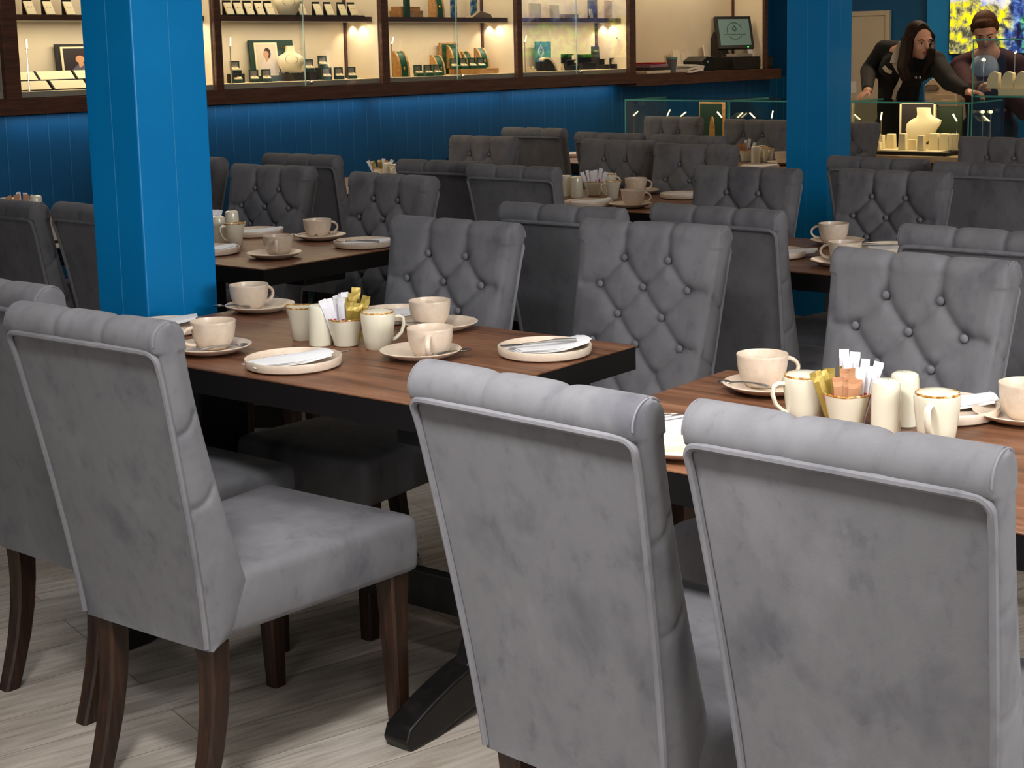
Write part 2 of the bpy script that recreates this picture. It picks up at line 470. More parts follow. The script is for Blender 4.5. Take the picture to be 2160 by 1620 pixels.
def leg_mb(path, s0, s1):
    rings = []
    n = len(path)
    for i, (x, y, z) in enumerate(path):
        s = (s0+(s1-s0)*i/(n-1.0))/2; c = 0.005
        rings.append([(x-s+c, y-s, z), (x+s-c, y-s, z), (x+s, y-s+c, z), (x+s, y+s-c, z), (x+s-c, y+s, z), (x-s+c, y+s, z), (x-s, y+s-c, z), (x-s, y-s+c, z)])
    return MB().loft(rings)
def make_chair(buttons):
    t = thing('dining_chair', 'chair', 'chair')
    bk = MB().loft(back_rings(), True, True, False).build('backrest', VELVET, t, angle=75)
    seat_mb().build('seat', VELVET, t, angle=60)
    # welt piping round the rear panel
    pts = []
    zt = 0.936; wt = back_w(zt)-0.003; x1 = -0.1145
    def px_(z): return back_xr(z)-0.003 + (x1-back_xr(zt)+0.003)*max(0, (z-0.88)/0.056)**1.5
    low = [(px_(0.345+0.565*k/25.0), back_w(0.345+0.565*k/25.0)-0.003, 0.345+0.565*k/25.0) for k in range(26)]
    corner = [(px_(0.914+0.020*math.sin(PI/2*k/6)), wt-0.020+0.020*math.cos(PI/2*k/6), 0.914+0.022*math.sin(PI/2*k/6)) for k in range(1, 7)]
    mid = [(x1-0.001, (wt-0.022)*(1-2*k/24.0), zt+0.001) for k in range(1, 24)]
    half = low+corner
    pts = half+mid+[(x, -y, z) for x, y, z in half[::-1]]
    wb_ = MB().tube(pts, 0.0062, 8)
    for sg in (-1, 1):     # welt arc on each end of the roll
        arc = [(RC[0]-0.0368*math.cos(math.radians(a)), sg*(back_w(0.95)-0.0016), RC[1]+0.0368*math.sin(math.radians(a))) for a in range(-6, 140, 10)]
        wb_.tube(arc, [0.0019]*(len(arc)-2)+[0.0012, 0.0004], 6)
    wb_.build('piping', VELVET_TRIM, t)
    for s in (-1, 1):
        leg_mb([(0.505, s*0.192, 0.362), (0.507, s*0.192, 0.2), (0.512, s*0.192, 0.0)], 0.056, 0.036).build('leg', DARKLEG, t)
        path = [(0.036, 0.34), (0.038, 0.30), (0.037, 0.25), (0.031, 0.19), (0.018, 0.12), (0.0, 0.055), (-0.018, 0.0)]
        leg_mb([(x, s*0.152, z) for x, z in path], 0.050, 0.038).build('leg', DARKLEG, t)
    if buttons:
        for (y, z, k) in BUT[:10]:
            MB().sphere((back_xf(z)-0.007, y, z), (0.006, 0.010, 0.010), 12, 8).build('button', VELVET_TRIM, t)
    return t
chair_plain = make_chair(False)
chair_but = make_chair(True)
GR = 'grey velvet chairs set round the tables'
CH = [
 (0, 1.829, 2.422, 0.8, 'grey velvet chair seen from behind at far left front, whole seat and front leg visible'),
 (0, 1.809, 1.361, -4.2, 'blotchy grey velvet chair seen from behind in the middle foreground, left of the smooth one'),
 (0, 1.810, 0.866, -2.8, 'smooth grey velvet chair seen from behind at the right front corner, largest backrest'),
 (0, 1.980, 2.971, -1.5, 'grey chair cut by the left edge, just behind the whole chair with visible seat'),
 (0, 3.105, 4.102, -2, 'brownish grey chair back touching the left side of the near blue pillar'),
 (0, 3.068, 4.575, -2, 'brownish grey chair back at the left edge, under the sachet pot by the blue wall'),
 (0, 3.797, 2.802, 0.9, 'rear view chair back between the two button-tufted chairs of the middle table'),
 (0, 3.969, 2.358, -2.7, 'rear view chair directly right of the large tufted chair at the centre'),
 (0, 3.825, 1.491, -2, 'rear view grey chair top at right edge, above the tufted chair of the right table'),
 (0, 5.042, 4.385, 2.7, 'dark rear view chair, left one of the overlapping pair at picture centre'),
 (0, 4.953, 3.916, 1.0, 'dark rear view chair, right one of the overlapping pair, beside the white shakers'),
 (0, 5.072, 5.256, 3.2, 'dark rear view chair against the blue wall, behind the leftmost tufted chair'),
 (0, 7.270, 5.615, 0.7, 'far brown-grey rear view chair below the green jewellery display, right of a tufted back'),
 (0, 7.010, 4.888, -1.4, 'far chair with rolled top edge just behind the left of two overlapping tufted backs'),
 (0, 6.955, 4.346, -0.2, 'far chair with rolled top edge just behind the right of two overlapping tufted backs'),
 (0, 5.930, 2.785, -3.0, 'rear view chair with rolled top standing just right of the far blue pillar'),
 (0, 5.828, 2.274, -2, 'rear view chair at the right edge, behind the tufted chair near the far pillar'),
 (1, 3.186, 2.836, 180.1, 'button-tufted grey chair behind the middle table, left of the larger tufted one'),
 (1, 3.389, 2.304, 182.9, 'large button-tufted grey chair at the right end of the middle table'),
 (1, 3.158, 1.439, 175.0, 'button-tufted grey chair behind the sachet pot of the right table'),
 (1, 4.373, 4.860, 182.6, 'leftmost fully seen tufted chair, just right of the near blue pillar'),
 (1, 4.265, 4.088, 175.5, 'tufted chair behind the plate at the right end of the left rear table'),
 (1, 6.347, 5.365, 178.8, 'small far tufted chair in front of the blue wall, left of a rear view chair'),
 (1, 6.343, 4.480, 178, 'far tufted chair partly overlapped on its right by another tufted chair'),
 (1, 6.210, 3.941, 179.8, 'far tufted chair overlapping its left neighbour, behind the centre rear table'),
 (1, 8.558, 5.587, 176.8, 'farthest tufted chair in front of the low glass counter with the green panel'),
 (1, 8.369, 4.852, 178, 'far tufted chair touching the left side of the far blue pillar'),
 (1, 5.116, 3.021, 182.0, 'tufted chair standing in front of the far blue pillar'),
 (1, 5.212, 2.463, 177.3, 'tufted chair right of the far pillar, behind a cup and saucer'),
 (1, 8.290, 4.217, 178, 'far chair top just right of the far pillar, left of the lit jewellery'),
 (1, 7.210, 2.821, 178, 'far tufted chair at the right edge below the tall glass case'),
 (1, 4.593, 5.645, 178, 'dark tufted chair mostly hidden by the near pillar, only its right corner showing'),
]
used = {0: False, 1: False}
for k, x, y, a, lab in CH:
    place(chair_but if k else chair_plain, used[k], (x, y, 0), math.radians(a), lab, GR); used[k] = True

# ------------------------------------------------------------------ tables
def make_table(L, posts, pw, ft=0.036):
    t = thing('dining_table', 'table', 'table'); hx = 0.374; hy = L/2
    MB().box(-hx, hx, -hy, hy, 0.7555, 0.76).build('tabletop', WALNUT, t, bev=0.0015)
    MB().box(-hx+0.001, hx-0.001, -hy+0.001, hy-0.001, 0.7015, 0.7556).build('edge_band', EDGE, t, smooth=False)
    pw0 = pw
    for yc in posts:
        pw = 0.08 if (pw0 > 0.09 and yc > 0) else pw0
        MB().box(-pw, pw, yc-0.028, yc+0.028, 0.07, 0.66).build('post', BLACKWD, t, bev=0.004)
        MB().box(-0.30, 0.30, yc-0.035, yc+0.035, 0.645, 0.699).build('crossbar', BLACKWD, t, bev=0.004)
        top = []; bot = []
        n = 28
        for k in range(n+1):
            u = -1+2.0*k/n; au = abs(u)
            top.append((0.36*u, 0.05+0.085*(1-au**2.0)))
            bot.append((0.36*u, 0.0+0.035*max(0, 1-(au/0.78)**2)))
        ol = top + [(0.372, 0.022)] + bot[::-1] + [(-0.372, 0.022)]
        MB().prism(ol, 'y', yc-ft, yc+ft).build('foot', BLACKWD, t, bev=0.006, seg=3)
        for q in (-1, 1):
            ol = []
            for k in range(9):
                a = PI/2*k/8.0; ol.append((q*(pw+0.085*(1-math.sin(a))), 0.10+0.17*(1-math.cos(a))))
            for k in range(8, -1, -1):
                a = PI/2*k/8.0; ol.append((q*(pw-0.01+0.045*(1-math.sin(a))), 0.10+0.14*(1-math.cos(a))))
            MB().prism(ol, 'y', yc-0.02, yc+0.02).build('brace', BLACKWD, t, bev=0.003)
    if pw0 > 0.08: MB().box(-0.018, 0.018, posts[0]+0.025, posts[1]-0.025, 0.155, 0.245).build('stretcher', BLACKWD, t, bev=0.004)
    else: MB().box(-0.10, 0.10, -hy+0.1, hy-0.1, 0.66, 0.70).build('rail', BLACKWD, t, bev=0.004)
    return t
TL = 1.225
TPR = {'front': make_table(TL, (-0.4975, 0.455), 0.11)}
TB = [
 ('front', 2.617, 2.654, 'walnut-topped table in the middle foreground, left of the right-hand table'),
 ('pedA', 2.492, 1.105, 'walnut-topped table at the right edge with a pot of brown and white sachets'),
 ('pedB', 3.786, 4.405, 'walnut-topped table right of the near blue pillar, second row'),
 ('rear', 3.83, 5.72, 'table at the left edge beside the blue wall, hidden behind chair backs'),
 ('long', 4.615, 2.665, 'walnut-topped table at right, crossing in front of the far pillar base'),
 ('long', 5.805, 4.155, 'walnut-topped table at picture centre before two tufted chairs'),
 ('rear', 5.83, 5.535, 'table by the blue wall carrying a small sachet pot, left of picture centre'),
 ('rear', 6.58, 2.36, 'table between right-hand chairs beyond the far pillar, surface hidden'),
 ('rear', 7.675, 4.74, 'small far table just left of the far blue pillar'),
 ('rear', 7.92, 6.00, 'farthest table seen as a sliver between two rear view chairs'),
]
for i, (kind, x, y, lab) in enumerate(TB):
    if kind not in TPR:
        TPR[kind] = {'pedA': lambda: make_table(TL, (-0.022,), 0.05, 0.026), 'pedB': lambda: make_table(TL, (0.095,), 0.05, 0.028), 'rear': lambda: make_table(TL, (-0.4975, 0.4975), 0.05), 'long': lambda: make_table(1.53, (-0.645, 0.645), 0.05)}[kind]()
        fresh = True
    else: fresh = (i == 0)
    place(TPR[kind], not fresh, (x, y, 0), 0.0, lab, 'walnut-topped restaurant tables')
# ------------------------------------------------------------------ tableware
TZ = 0.76
def torus_handle(path, r0, r1, n=12):
    return path
def make_cup():
    t = thing('teacup', 'cup', 'cup')
    out = [(0.026, 0.0), (0.031, 0.001), (0.036, 0.006), (0.044, 0.018), (0.0495, 0.034), (0.0520, 0.050), (0.0525, 0.062), (0.0532, 0.066), (0.0527, 0.0678), (0.0512, 0.0672),
           (0.0500, 0.060), (0.0490, 0.048), (0.0455, 0.030), (0.038, 0.014), (0.024, 0.007), (0.0, 0.006)]
    MB().lathe([(max(r, 0.0005), z) for r, z in out], 48).build('bowl', STONE, t)
    pts = []
    for k in range(15):
        a = math.radians(100-200*k/14.0)
        pts.append((0.0495+0.027*math.cos(a)*1.0+0.002, 0, 0.037+0.019*math.sin(a)-0.004*(k/14.0)))
    m = MB(); m.tube(pts, [0.0052-0.0012*math.sin(PI*k/14) for k in range(15)], 10)
    m.v = [(x, y*1.45, z) for x, y, z in m.v]
    m.build('handle', STONE, t)
    return t
def make_saucer():
    out = [(0.030, 0.0), (0.045, 0.0), (0.060, 0.003), (0.078, 0.010), (0.090, 0.0165), (0.0935, 0.0185), (0.0945, 0.0200), (0.0925, 0.0212), (0.088, 0.0195), (0.072, 0.012), (0.055, 0.0065), (0.030, 0.0055), (0.0005, 0.0055)]
    return tag(MB().lathe([(0.0005, 0.0)]+out, 56).build('saucer', STONE), 'saucer', 'saucer')
def make_plate():
    out = [(0.0005, 0.0), (0.085, 0.0), (0.098, 0.001), (0.106, 0.005), (0.1085, 0.012), (0.1090, 0.0215), (0.1082, 0.0235), (0.1062, 0.0235), (0.1048, 0.021), (0.1042, 0.012), (0.100, 0.0075), (0.090, 0.006), (0.0005, 0.0055)]
    return tag(MB().lathe(out, 64).build('side_plate', STONE), 'plate', 'plate')
def make_napkin(kind):
    m = MB(); n = 14
    hw = 0.040; hl = 0.094
    def top(u, v):
        # u along -1..1, v across -1..1
        z = 0.006+0.004*(1-abs(v)) + 0.002*math.sin(3*u+2*v)
        if kind == 0: z += 0.006*max(0, u-0.2)**1.5*1.2
        else: z += 0.010*max(0, u-0.1)**1.3 + 0.003*max(0, -u-0.4)
        return z
    for lay in range(3):
        o = lay*0.0028; sk = (lay-1)*0.004
        rings = []
        for i in range(n+1):
            u = -1+2.0*i/n; w = hw*(1.0-0.10*abs(u)*(lay % 2)) - 0.001*lay
            x = hl*u + sk; s = 0.012*u*(0.4+0.3*lay)
            up = [(x, s+w*v, top(u, v)+o+0.0016) for v in (-1, -0.6, -0.2, 0.2, 0.6, 1)]
            dn = [(x, s+w*v, top(u, v)+o) for v in (1, 0.6, 0.2, -0.2, -0.6, -1)]
            rings.append(up+dn)
        m.loft(rings)
    return tag(m.build('paper_napkin', PAPER, angle=50), 'napkin', 'napkin')
def make_spoon():
    m = MB()
    hand = []
    for k in range(9):
        t = k/8.0; hand.append((-0.062+0.085*t, 0, 0.003+0.004*math.sin(PI*t)))
    m.tube(hand, [0.0038, 0.0042, 0.0036, 0.0028, 0.0022, 0.0019, 0.0018, 0.0018, 0.0022], 8)
    m.v = [(x, y, z if abs(z) < 1 else z) for x, y, z in m.v]
    m.sphere((0.037, 0, 0.0035), (0.017, 0.0105, 0.0035), 16, 8)
    return tag(m.build('teaspoon', STEEL), 'spoon', 'spoon')
def make_knife():
    m = MB().tube([(-0.10, 0, 0.004), (-0.05, 0, 0.005), (-0.01, 0, 0.004)], [0.004, 0.0055, 0.0035], 8)
    ol = [(-0.01, -0.004), (0.07, -0.006), (0.095, -0.004), (0.105, 0.003), (0.09, 0.005), (-0.01, 0.004)]
    m.prism(ol, 'z', 0.003, 0.0045)
    return tag(m.build('table_knife', STEEL), 'knife', 'knife')
def make_fork():
    m = MB().tube([(-0.10, 0, 0.004), (-0.05, 0, 0.006), (0.0, 0, 0.004), (0.03, 0, 0.003)], [0.004, 0.0042, 0.002, 0.003], 8)
    m.prism([(0.028, -0.003), (0.036, -0.009), (0.050, -0.0105), (0.050, 0.0105), (0.036, 0.009), (0.028, 0.003)], 'z', 0.002, 0.0036)
    for k in range(4):
        y = -0.009+0.006*k; m.box(0.049, 0.082, y-0.0013, y+0.0013, 0.002, 0.0036)
    return tag(m.build('dinner_fork', STEEL), 'fork', 'fork')
def rim_band(r, z, dr=0.0018, n=48, wob=0.0, spout=0.0):
    m = MB(); rings = []
    for j in range(n):
        a = 2*PI*j/n; s = spout*max(0, math.cos(a))**6
        rr = r+s; zz = z+wob*math.sin(5*a)*0.3 + s*0.25
        c = Vector((rr*math.cos(a), rr*math.sin(a), zz))
        e = Vector((math.cos(a), math.sin(a), 0))
        rings.append([c+e*(dr*math.cos(b))+Vector((0, 0, dr*1.3*math.sin(b))) for b in [2*PI*k/8 for k in range(8)]])
    k = len(m.v)
    for R in rings: m.v += [tuple(p) for p in R]
    for j in range(n):
        for q in range(8):
            a_, b_ = j*8+q, j*8+(q+1) % 8; c_, d_ = ((j+1) % n)*8+(q+1) % 8, ((j+1) % n)*8+q
            m.f.append((a_, b_, c_, d_))
    return m
def make_jug():
    t = thing('milk_jug', 'jug', 'jug'); n = 48
    prof = [(0.0005, 0.0), (0.027, 0.0), (0.0295, 0.003), (0.033, 0.03), (0.037, 0.06), (0.0405, 0.088), (0.0385, 0.088), (0.035, 0.06), (0.031, 0.03), (0.026, 0.006), (0.0005, 0.005)]
    m = MB(); rings = []
    for r, z in prof:
        ring = []
        for j in range(n):
            a = 2*PI*j/n; s = 0.010*max(0, math.cos(a))**6*max(0, (z-0.05)/0.038)**1.5 if r > 0.01 else 0
            ring.append(((r+s)*math.cos(a), (r+s)*math.sin(a), z+s*0.25))
        rings.append(ring)
    m.loft(rings).build('body', IVORY, t)
    rim_band(0.0395, 0.0885, 0.0016, n, 0.0, 0.010).build('rim', RIM, t)
    pts = [(-0.036, 0, 0.078), (-0.050, 0, 0.080), (-0.060, 0, 0.074), (-0.062, 0, 0.060), (-0.056, 0, 0.042), (-0.044, 0, 0.028), (-0.033, 0, 0.022)]
    hm = MB().tube(pts, [0.0045, 0.0042, 0.004, 0.004, 0.004, 0.0038, 0.0038], 10)
    hm.v = [(x, y*1.5, z) for x, y, z in hm.v]; hm.build('handle', IVORY, t)
    return t
def make_lidjug():
    t = thing('hot_water_pot', 'pot', 'pot')
    prof = [(0.0005, 0.0), (0.029, 0.0), (0.032, 0.003), (0.036, 0.03), (0.0395, 0.06), (0.0415, 0.080), (0.0405, 0.086), (0.037, 0.0875)]
    MB().lathe(prof, 48).build('body', IVORY, t)
    MB().lathe([(0.037, 0.0865), (0.0375, 0.0885), (0.034, 0.0905), (0.026, 0.0935), (0.012, 0.0955), (0.0005, 0.096)], 48).build('lid', IVORY, t)
    rim_band(0.0375, 0.0882, 0.0019, 48, 0.001).build('rim', RIM, t)
    pts = [(-0.038, 0, 0.074), (-0.052, 0, 0.075), (-0.061, 0, 0.070), (-0.063, 0, 0.055), (-0.057, 0, 0.036), (-0.045, 0, 0.024), (-0.034, 0, 0.018)]
    hm = MB().tube(pts, 0.0044, 10); hm.v = [(x, y*1.4, z) for x, y, z in hm.v]; hm.build('handle', IVORY, t)
    return t
def make_shaker(k):
    prof = [(0.0005, 0.0), (0.0255, 0.0), (0.0272, 0.002), (0.0272, 0.03), (0.0268, 0.065), (0.0262, 0.088), (0.0245, 0.0955), (0.0185, 0.0995), (0.008, 0.1005), (0.0005, 0.1006)]
    t = thing('salt_shaker' if k else 'pepper_shaker', 'shaker', 'shaker')
    MB().lathe(prof, 40).build('body', IVORY, t)
    m = MB()
    for j in range(3 if k else 5):
        a = 2*PI*j/(3 if k else 5); m.cbox((0.006*math.cos(a), 0.006*math.sin(a), 0.1004), (0.0018, 0.0018, 0.0008))
    m.build('holes', mat('shaker_hole', (60, 50, 40)), t, smooth=False)
    return t
def make_pot():
    t = thing('sachet_pot', 'pot', 'pot')
    prof = [(0.0005, 0.0), (0.027, 0.0), (0.030, 0.002), (0.033, 0.02), (0.0385, 0.045), (0.0425, 0.065), (0.0405, 0.065), (0.0365, 0.045), (0.031, 0.02), (0.0265, 0.006), (0.0005, 0.005)]
    MB().lathe(prof, 48).build('body', IVORY, t)
    rim_band(0.0415, 0.0655, 0.0017, 48, 0.0015).build('rim', RIM, t)
    return t
def sachet(kind, T):
    """a crimped paper stick or flat packet, standing, base at the origin of T"""
    L = {'w': 0.110, 'g': 0.102, 'k': 0.092}[kind]; w = {'w': 0.0085, 'g': 0.0100, 'k': 0.0115}[kind]
    d = 0.0028
    m = MB(); rings = []
    for i in range(12):
        u = i/11.0; th = d*(1 if 0.1 < u < 0.86 else 0.25); ww = w*(1 if u < 0.86 else 1.12)
        bx = 0.002*math.sin(5*u+len(kind))
        tw = (0.12 if i % 2 else -0.08) if u > 0.86 else 0
        rings.append([T @ Vector((-ww, -th+bx, u*L)), T @ Vector((0, -th*1.6+bx, u*L)), T @ Vector((ww, -th+bx+tw*0.01, u*L)),
                      T @ Vector((ww, th+bx+tw*0.01, u*L)), T @ Vector((0, th*1.6+bx, u*L)), T @ Vector((-ww, th+bx, u*L))])
    m.loft(rings)
    b = MB()
    if kind != 'k':
        rr = []
        for i in (3, 4, 5, 6):
            u = i/11.0; bx = 0.002*math.sin(5*u+1)
            rr.append([T @ Vector((-w*0.15, -d*1.75+bx, u*L)), T @ Vector((w*0.75, -d*1.5+bx, u*L)), T @ Vector((w*0.75, -d*0.9+bx, u*L)), T @ Vector((-w*0.15, -d*0.9+bx, u*L))])
        b.loft(rr)
    return m, b
def fill_pot(loc, layout, where, seed, small=False):
    rnd = random.Random(seed)
    nm = {'w': ('sugar_sachet', 'white paper sugar stick', 'sachet'), 'g': ('coffee_sachet', 'gold foil coffee stick', 'sachet'), 'k': ('brown_sugar_sachet', 'brown kraft paper sugar sachet', 'sachet')}
    mt = {'w': WHITES, 'g': GOLDF, 'k': KRAFT}
    for (kind, dx, dy, lean_x, lean_y, rz, dz) in layout:
        T = Matrix.Translation(Vector((dx, dy, 0.007+dz))) @ Matrix.Rotation(lean_x, 4, 'X') @ Matrix.Rotation(lean_y, 4, 'Y') @ Matrix.Rotation(rz, 4, 'Z')
        m, b = sachet(kind, T)
        name, lab, cat = nm[kind]
        o = m.build(name, mt[kind], angle=25, smooth=False)
        o.location = loc
        tag(o, lab+' standing in the pot '+where, cat, 'sachets in the pot '+where)
        if b.v: b.build('printed_band', PINKS, o, smooth=False)
def look_rz(p): return math.atan2(-p.y, -p.x)      # heading of the camera seen from p
# layouts are written with x to the picture's right and y away from the viewer
def rot_layout(lay, heading):
    c, s = math.cos(heading), math.sin(heading); out = []
    for (k, dx, dy, side, dep, tw, dz) in lay:
        # side lean (rad, + = right), depth lean (+ = away)
        X = c*dx - s*dy; Y = s*dx + c*dy
        out.append((k, X, Y, side, dep, tw, dz, c, s))
    return out
def pot_fill(p, lay, where):
    heading = look_rz(p) + PI/2         # local +x = picture right, +y = away
    nm = {'w': ('sugar_sachet', 'white paper sugar stick'), 'g': ('coffee_sachet', 'gold foil coffee stick'), 'k': ('brown_sugar_sachet', 'brown paper sugar packet')}
    mt = {'w': WHITES, 'g': GOLDF, 'k': KRAFT}
    R = Matrix.Rotation(heading, 4, 'Z')
    for (kind, dx, dy, side, dep, tw, dz) in lay:
        T = R @ Matrix.Translation(Vector((dx, dy, 0.007+dz))) @ Matrix.Rotation(side, 4, 'Y') @ Matrix.Rotation(-dep, 4, 'X') @ Matrix.Rotation(tw, 4, 'Z')
        m, b = sachet(kind, T)
        o = m.build(nm[kind][0], mt[kind], smooth=False); o.location = (p.x, p.y, p.z)
        tag(o, '%s standing in the pot %s' % (nm[kind][1], where), 'sachet', 'sachets standing in the pot %s' % where)
        if b.v: b.build('printed_band', PINKS, o, smooth=False)
LAY1 = [('w', -0.016, 0.0, -0.22, 0.02, 0.1, 0.0), ('w', 0.002, 0.010, -0.02, 0.05, 0.2, 0.010), ('g', 0.006, 0.006, 0.0, 0.05, 0.6, 0.006), ('g', 0.018, -0.012, 0.13, -0.05, 0.3, -0.004), ('w', -0.020, -0.006, -0.32, 0.0, 0.3, 0.002), ('w', -0.012, 0.004, -0.10, 0.05, 0.9, 0.004), ('w', -0.004, -0.010, -0.03, 0.0, -0.5, 0), ('w', -0.008, 0.012, 0.02, 0.1, 0.2, 0.006), ('w', 0.0, 0.0, -0.06, 0.05, 0.8, 0.0),
        ('g', 0.010, -0.014, 0.02, -0.05, 0.1, -0.002), ('g', 0.014, 0.004, 0.06, 0.05, -0.2, 0.016), ('g', 0.018, 0.012, 0.10, 0.1, 0.2, 0.028), ('g', 0.026, -0.004, 0.24, 0.0, -0.4, 0.004), ('g', 0.022, 0.008, 0.30, 0.05, 0.5, 0.012)]
LAY3 = [('w', 0.0, 0.006, 0.0, 0.02, 0.5, 0.014), ('k', 0.006, -0.018, 0.10, -0.06, 0.2, -0.002), ('g', -0.020, 0.002, -0.24, 0.0, 0.5, 0.0), ('w', 0.024, 0.0, 0.22, 0.0, 0.1, 0.0), ('g', -0.024, -0.004, -0.34, 0.0, 0.2, 0.002), ('g', -0.016, 0.006, -0.16, 0.0, -0.3, 0.002), ('g', -0.010, 0.010, 0.05, 0.05, 0.4, 0.004), ('w', -0.004, 0.016, -0.02, 0.05, 0.3, 0.026),
        ('k', -0.008, -0.014, -0.06, -0.04, 0.1, 0.0), ('k', 0.002, -0.016, 0.05, -0.05, -0.1, 0.0), ('k', -0.002, 0.0, 0.02, 0.0, 0.2, 0.012), ('k', 0.010, -0.006, 0.10, 0.0, -0.3, 0.014),
        ('w', 0.006, 0.012, 0.08, 0.1, 0.1, 0.022), ('w', 0.018, -0.010, 0.06, -0.05, 0.2, 0.0), ('w', 0.022, -0.002, 0.16, 0.0, -0.2, 0.002), ('w', 0.026, 0.008, 0.30, 0.05, 0.3, 0.010), ('w', 0.014, 0.008, 0.18, 0.05, 0.6, 0.012)]
LAY4 = [('w', -0.020, 0.0, -0.34, 0.0, 0.3, 0), ('k', -0.012, 0.008, -0.15, 0.0, 0.3, 0.01), ('w', -0.004, -0.008, -0.05, 0, 0, 0.0), ('w', 0.004, 0.004, 0.04, 0, 0.3, 0.004), ('w', 0.014, 0.008, 0.2, 0, -0.2, 0.012), ('w', 0.022, -0.002, 0.34, 0, 0.2, 0.0), ('w', -0.010, 0.002, -0.2, 0, 0.5, 0.004)]

PR = {}
def inst(key, maker, p, rz, label, group=None):
    if key not in PR: PR[key] = maker(); o = PR[key]
    else: o = copy_tree(PR[key])
    o.location = p; o.rotation_euler = (0, 0, rz); tag(o, label, None, group)
    if key == 'jug': o.scale = (0.88, 0.88, 0.92)
    return o
GC, GS, GP, GN = 'stoneware cups on the tables', 'stoneware saucers on the tables', 'stoneware side plates on the tables', 'folded paper napkins on the plates'
GJ, GK = 'ivory milk jugs and pots on the tables', 'ivory shakers on the tables'
def screen_dir(p, ang):
    """heading on the table for a direction seen in the picture: 0 = right, 90 = away"""
    return math.atan2(-p.y, -p.x) + PI/2 + math.radians(ang)
def cupset(cx, cy, sx, sy, hang, where, spoon=None, cupl=None):
    """cup base pixel, saucer centre pixel, handle direction"""
    ps = at(sx, sy, TZ+0.008); ps.z = TZ
    pc = at(cx, cy, TZ+0.0062); pc.z = TZ+0.0062
    d = pc-ps; d.z = 0
    if d.length > 0.030: pc = ps + d.normalized()*0.030; pc.z = TZ+0.0062
    inst('saucer', make_saucer, ps, 0, 'stoneware saucer '+where, GS)
    inst('cup', make_cup, pc, screen_dir(pc, hang), 'stoneware cup '+where, GC)
    if spoon is not None:
        sp = pc + Vector((math.cos(screen_dir(pc, spoon[0])), math.sin(screen_dir(pc, spoon[0])), 0))*0.056
        sp.z = TZ+0.0150
        o = inst('spoon', make_spoon, sp, screen_dir(pc, spoon[1]), 'steel teaspoon on the saucer '+where, 'teaspoons on the saucers')
        o.rotation_euler[1] = math.radians(spoon[2]) if len(spoon) > 2 else 0
def plateset(x, y, nang, where, kind=0, nap=True, dx=0.0, dy=0.0, cutlery=None):
    p = at(x, y, TZ+0.012); p.z = TZ
    inst('plate', make_plate, p, 0, 'raised-rim plate '+where, GP)
    if nap:
        h = screen_dir(p, 0); c, s = math.cos(h), math.sin(h)
        q = p + Vector((c*dx-s*dy, s*dx+c*dy, 0)); q.z = TZ+0.006
        inst('napkin%d' % kind, lambda: make_napkin(kind), q, screen_dir(p, nang), 'folded napkin on plate '+where, GN)
    if cutlery:
        key, mk, nm = {'k': ('knife', make_knife, 'steel knife'), 'f': ('fork', make_fork, 'steel fork')}[cutlery[0]]
        h = screen_dir(p, 0); c, s = math.cos(h), math.sin(h)
        q = p + Vector((c*cutlery[1]-s*cutlery[2], s*cutlery[1]+c*cutlery[2], 0)); q.z = TZ+cutlery[4]
        inst(key, mk, q, screen_dir(p, cutlery[3]), nm+' resting on the plate '+where, 'cutlery on the plates')
# table 1, middle foreground
cupset(452, 735, 446, 737, 200, 'beside the foreground chair back on the middle table', (-60, 20, 0))
cupset(524, 651, 549, 650, 35, 'at the far left corner of the middle table', (195, 150))
cupset(904, 688, 930, 688, 90, 'behind another cup on the middle table', (200, 150))
cupset(912, 752, 888, 747, -95, 'with its handle towards the viewer on the middle table', (-25, 40))
plateset(619, 762, 22, 'in front of the sachet pot on the middle table', 0, True, -0.010, 0.004, ('k', 0.03, 0.045, 15, 0.012))
plateset(1149, 737, 25, 'at the right end of the middle table', 1, True, 0.010, 0.014, ('f', -0.022, -0.012, 198, 0.026))
plateset(832, 664, -10, 'half hidden behind the lidless jug on the middle table', 0, True, -0.02, 0.01)
plateset(345, 690, 0, 'peeping over the foreground chair at the left of the middle table', 1, True, -0.012, 0.055)
p = at(640, 716, TZ); inst('jug', make_jug, p, screen_dir(p, 155), 'small ivory jug with brown rim and spout pointing left, middle table', GJ)
p = at(676, 728, TZ); inst('sh1', lambda: make_shaker(1), p, 0, 'tall ivory shaker left of the sachet pot on the middle table', GK)
p = at(702, 716, TZ); inst('sh0', lambda: make_shaker(0), p, 0, 'ivory shaker hidden behind the white sugar sticks on the middle table', GK)
pp = at(731, 728, TZ); inst('pot', make_pot, pp, 0, 'ivory pot holding white and gold sachets on the middle table', 'sachet pots on the tables')
pot_fill(pp, LAY1, 'on the middle table')
p = at(799, 735, TZ); inst('lidjug', make_lidjug, p, screen_dir(p, 180+12), 'ivory lidded pot with brown rim, handle to the right, middle table', GJ)
# table 2, right
cupset(1604, 812, 1622, 818, 20, 'at the left end of the right-hand table', (-140, 155, 0))
cupset(2166, 882, 2160, 878, 60, 'at the right edge of the picture on the right-hand table')
plateset(1985, 862, 10, 'behind the shakers on the right-hand table', 1, True, 0.005, 0.036)
plateset(1392, 914, 20, 'showing between the two foreground chairs', 0, True, -0.02, 0.03, ('k', 0.03, 0.05, 25, 0.03))
p = at(1437, 955, TZ); inst('saucer', make_saucer, p, 0, 'empty saucer in the gap between the two foreground chairs', GS)
p = at(1697, 888, TZ); inst('lidjug', make_lidjug, p, screen_dir(p, 20), 'ivory lidded pot with brown rim, handle to the left, right-hand table', GJ)
pp = at(1785, 902, TZ); inst('pot', make_pot, pp, 0, 'ivory pot holding gold, brown and white sachets on the right-hand table', 'sachet pots on the tables')
pot_fill(pp, LAY3, 'on the right-hand table')
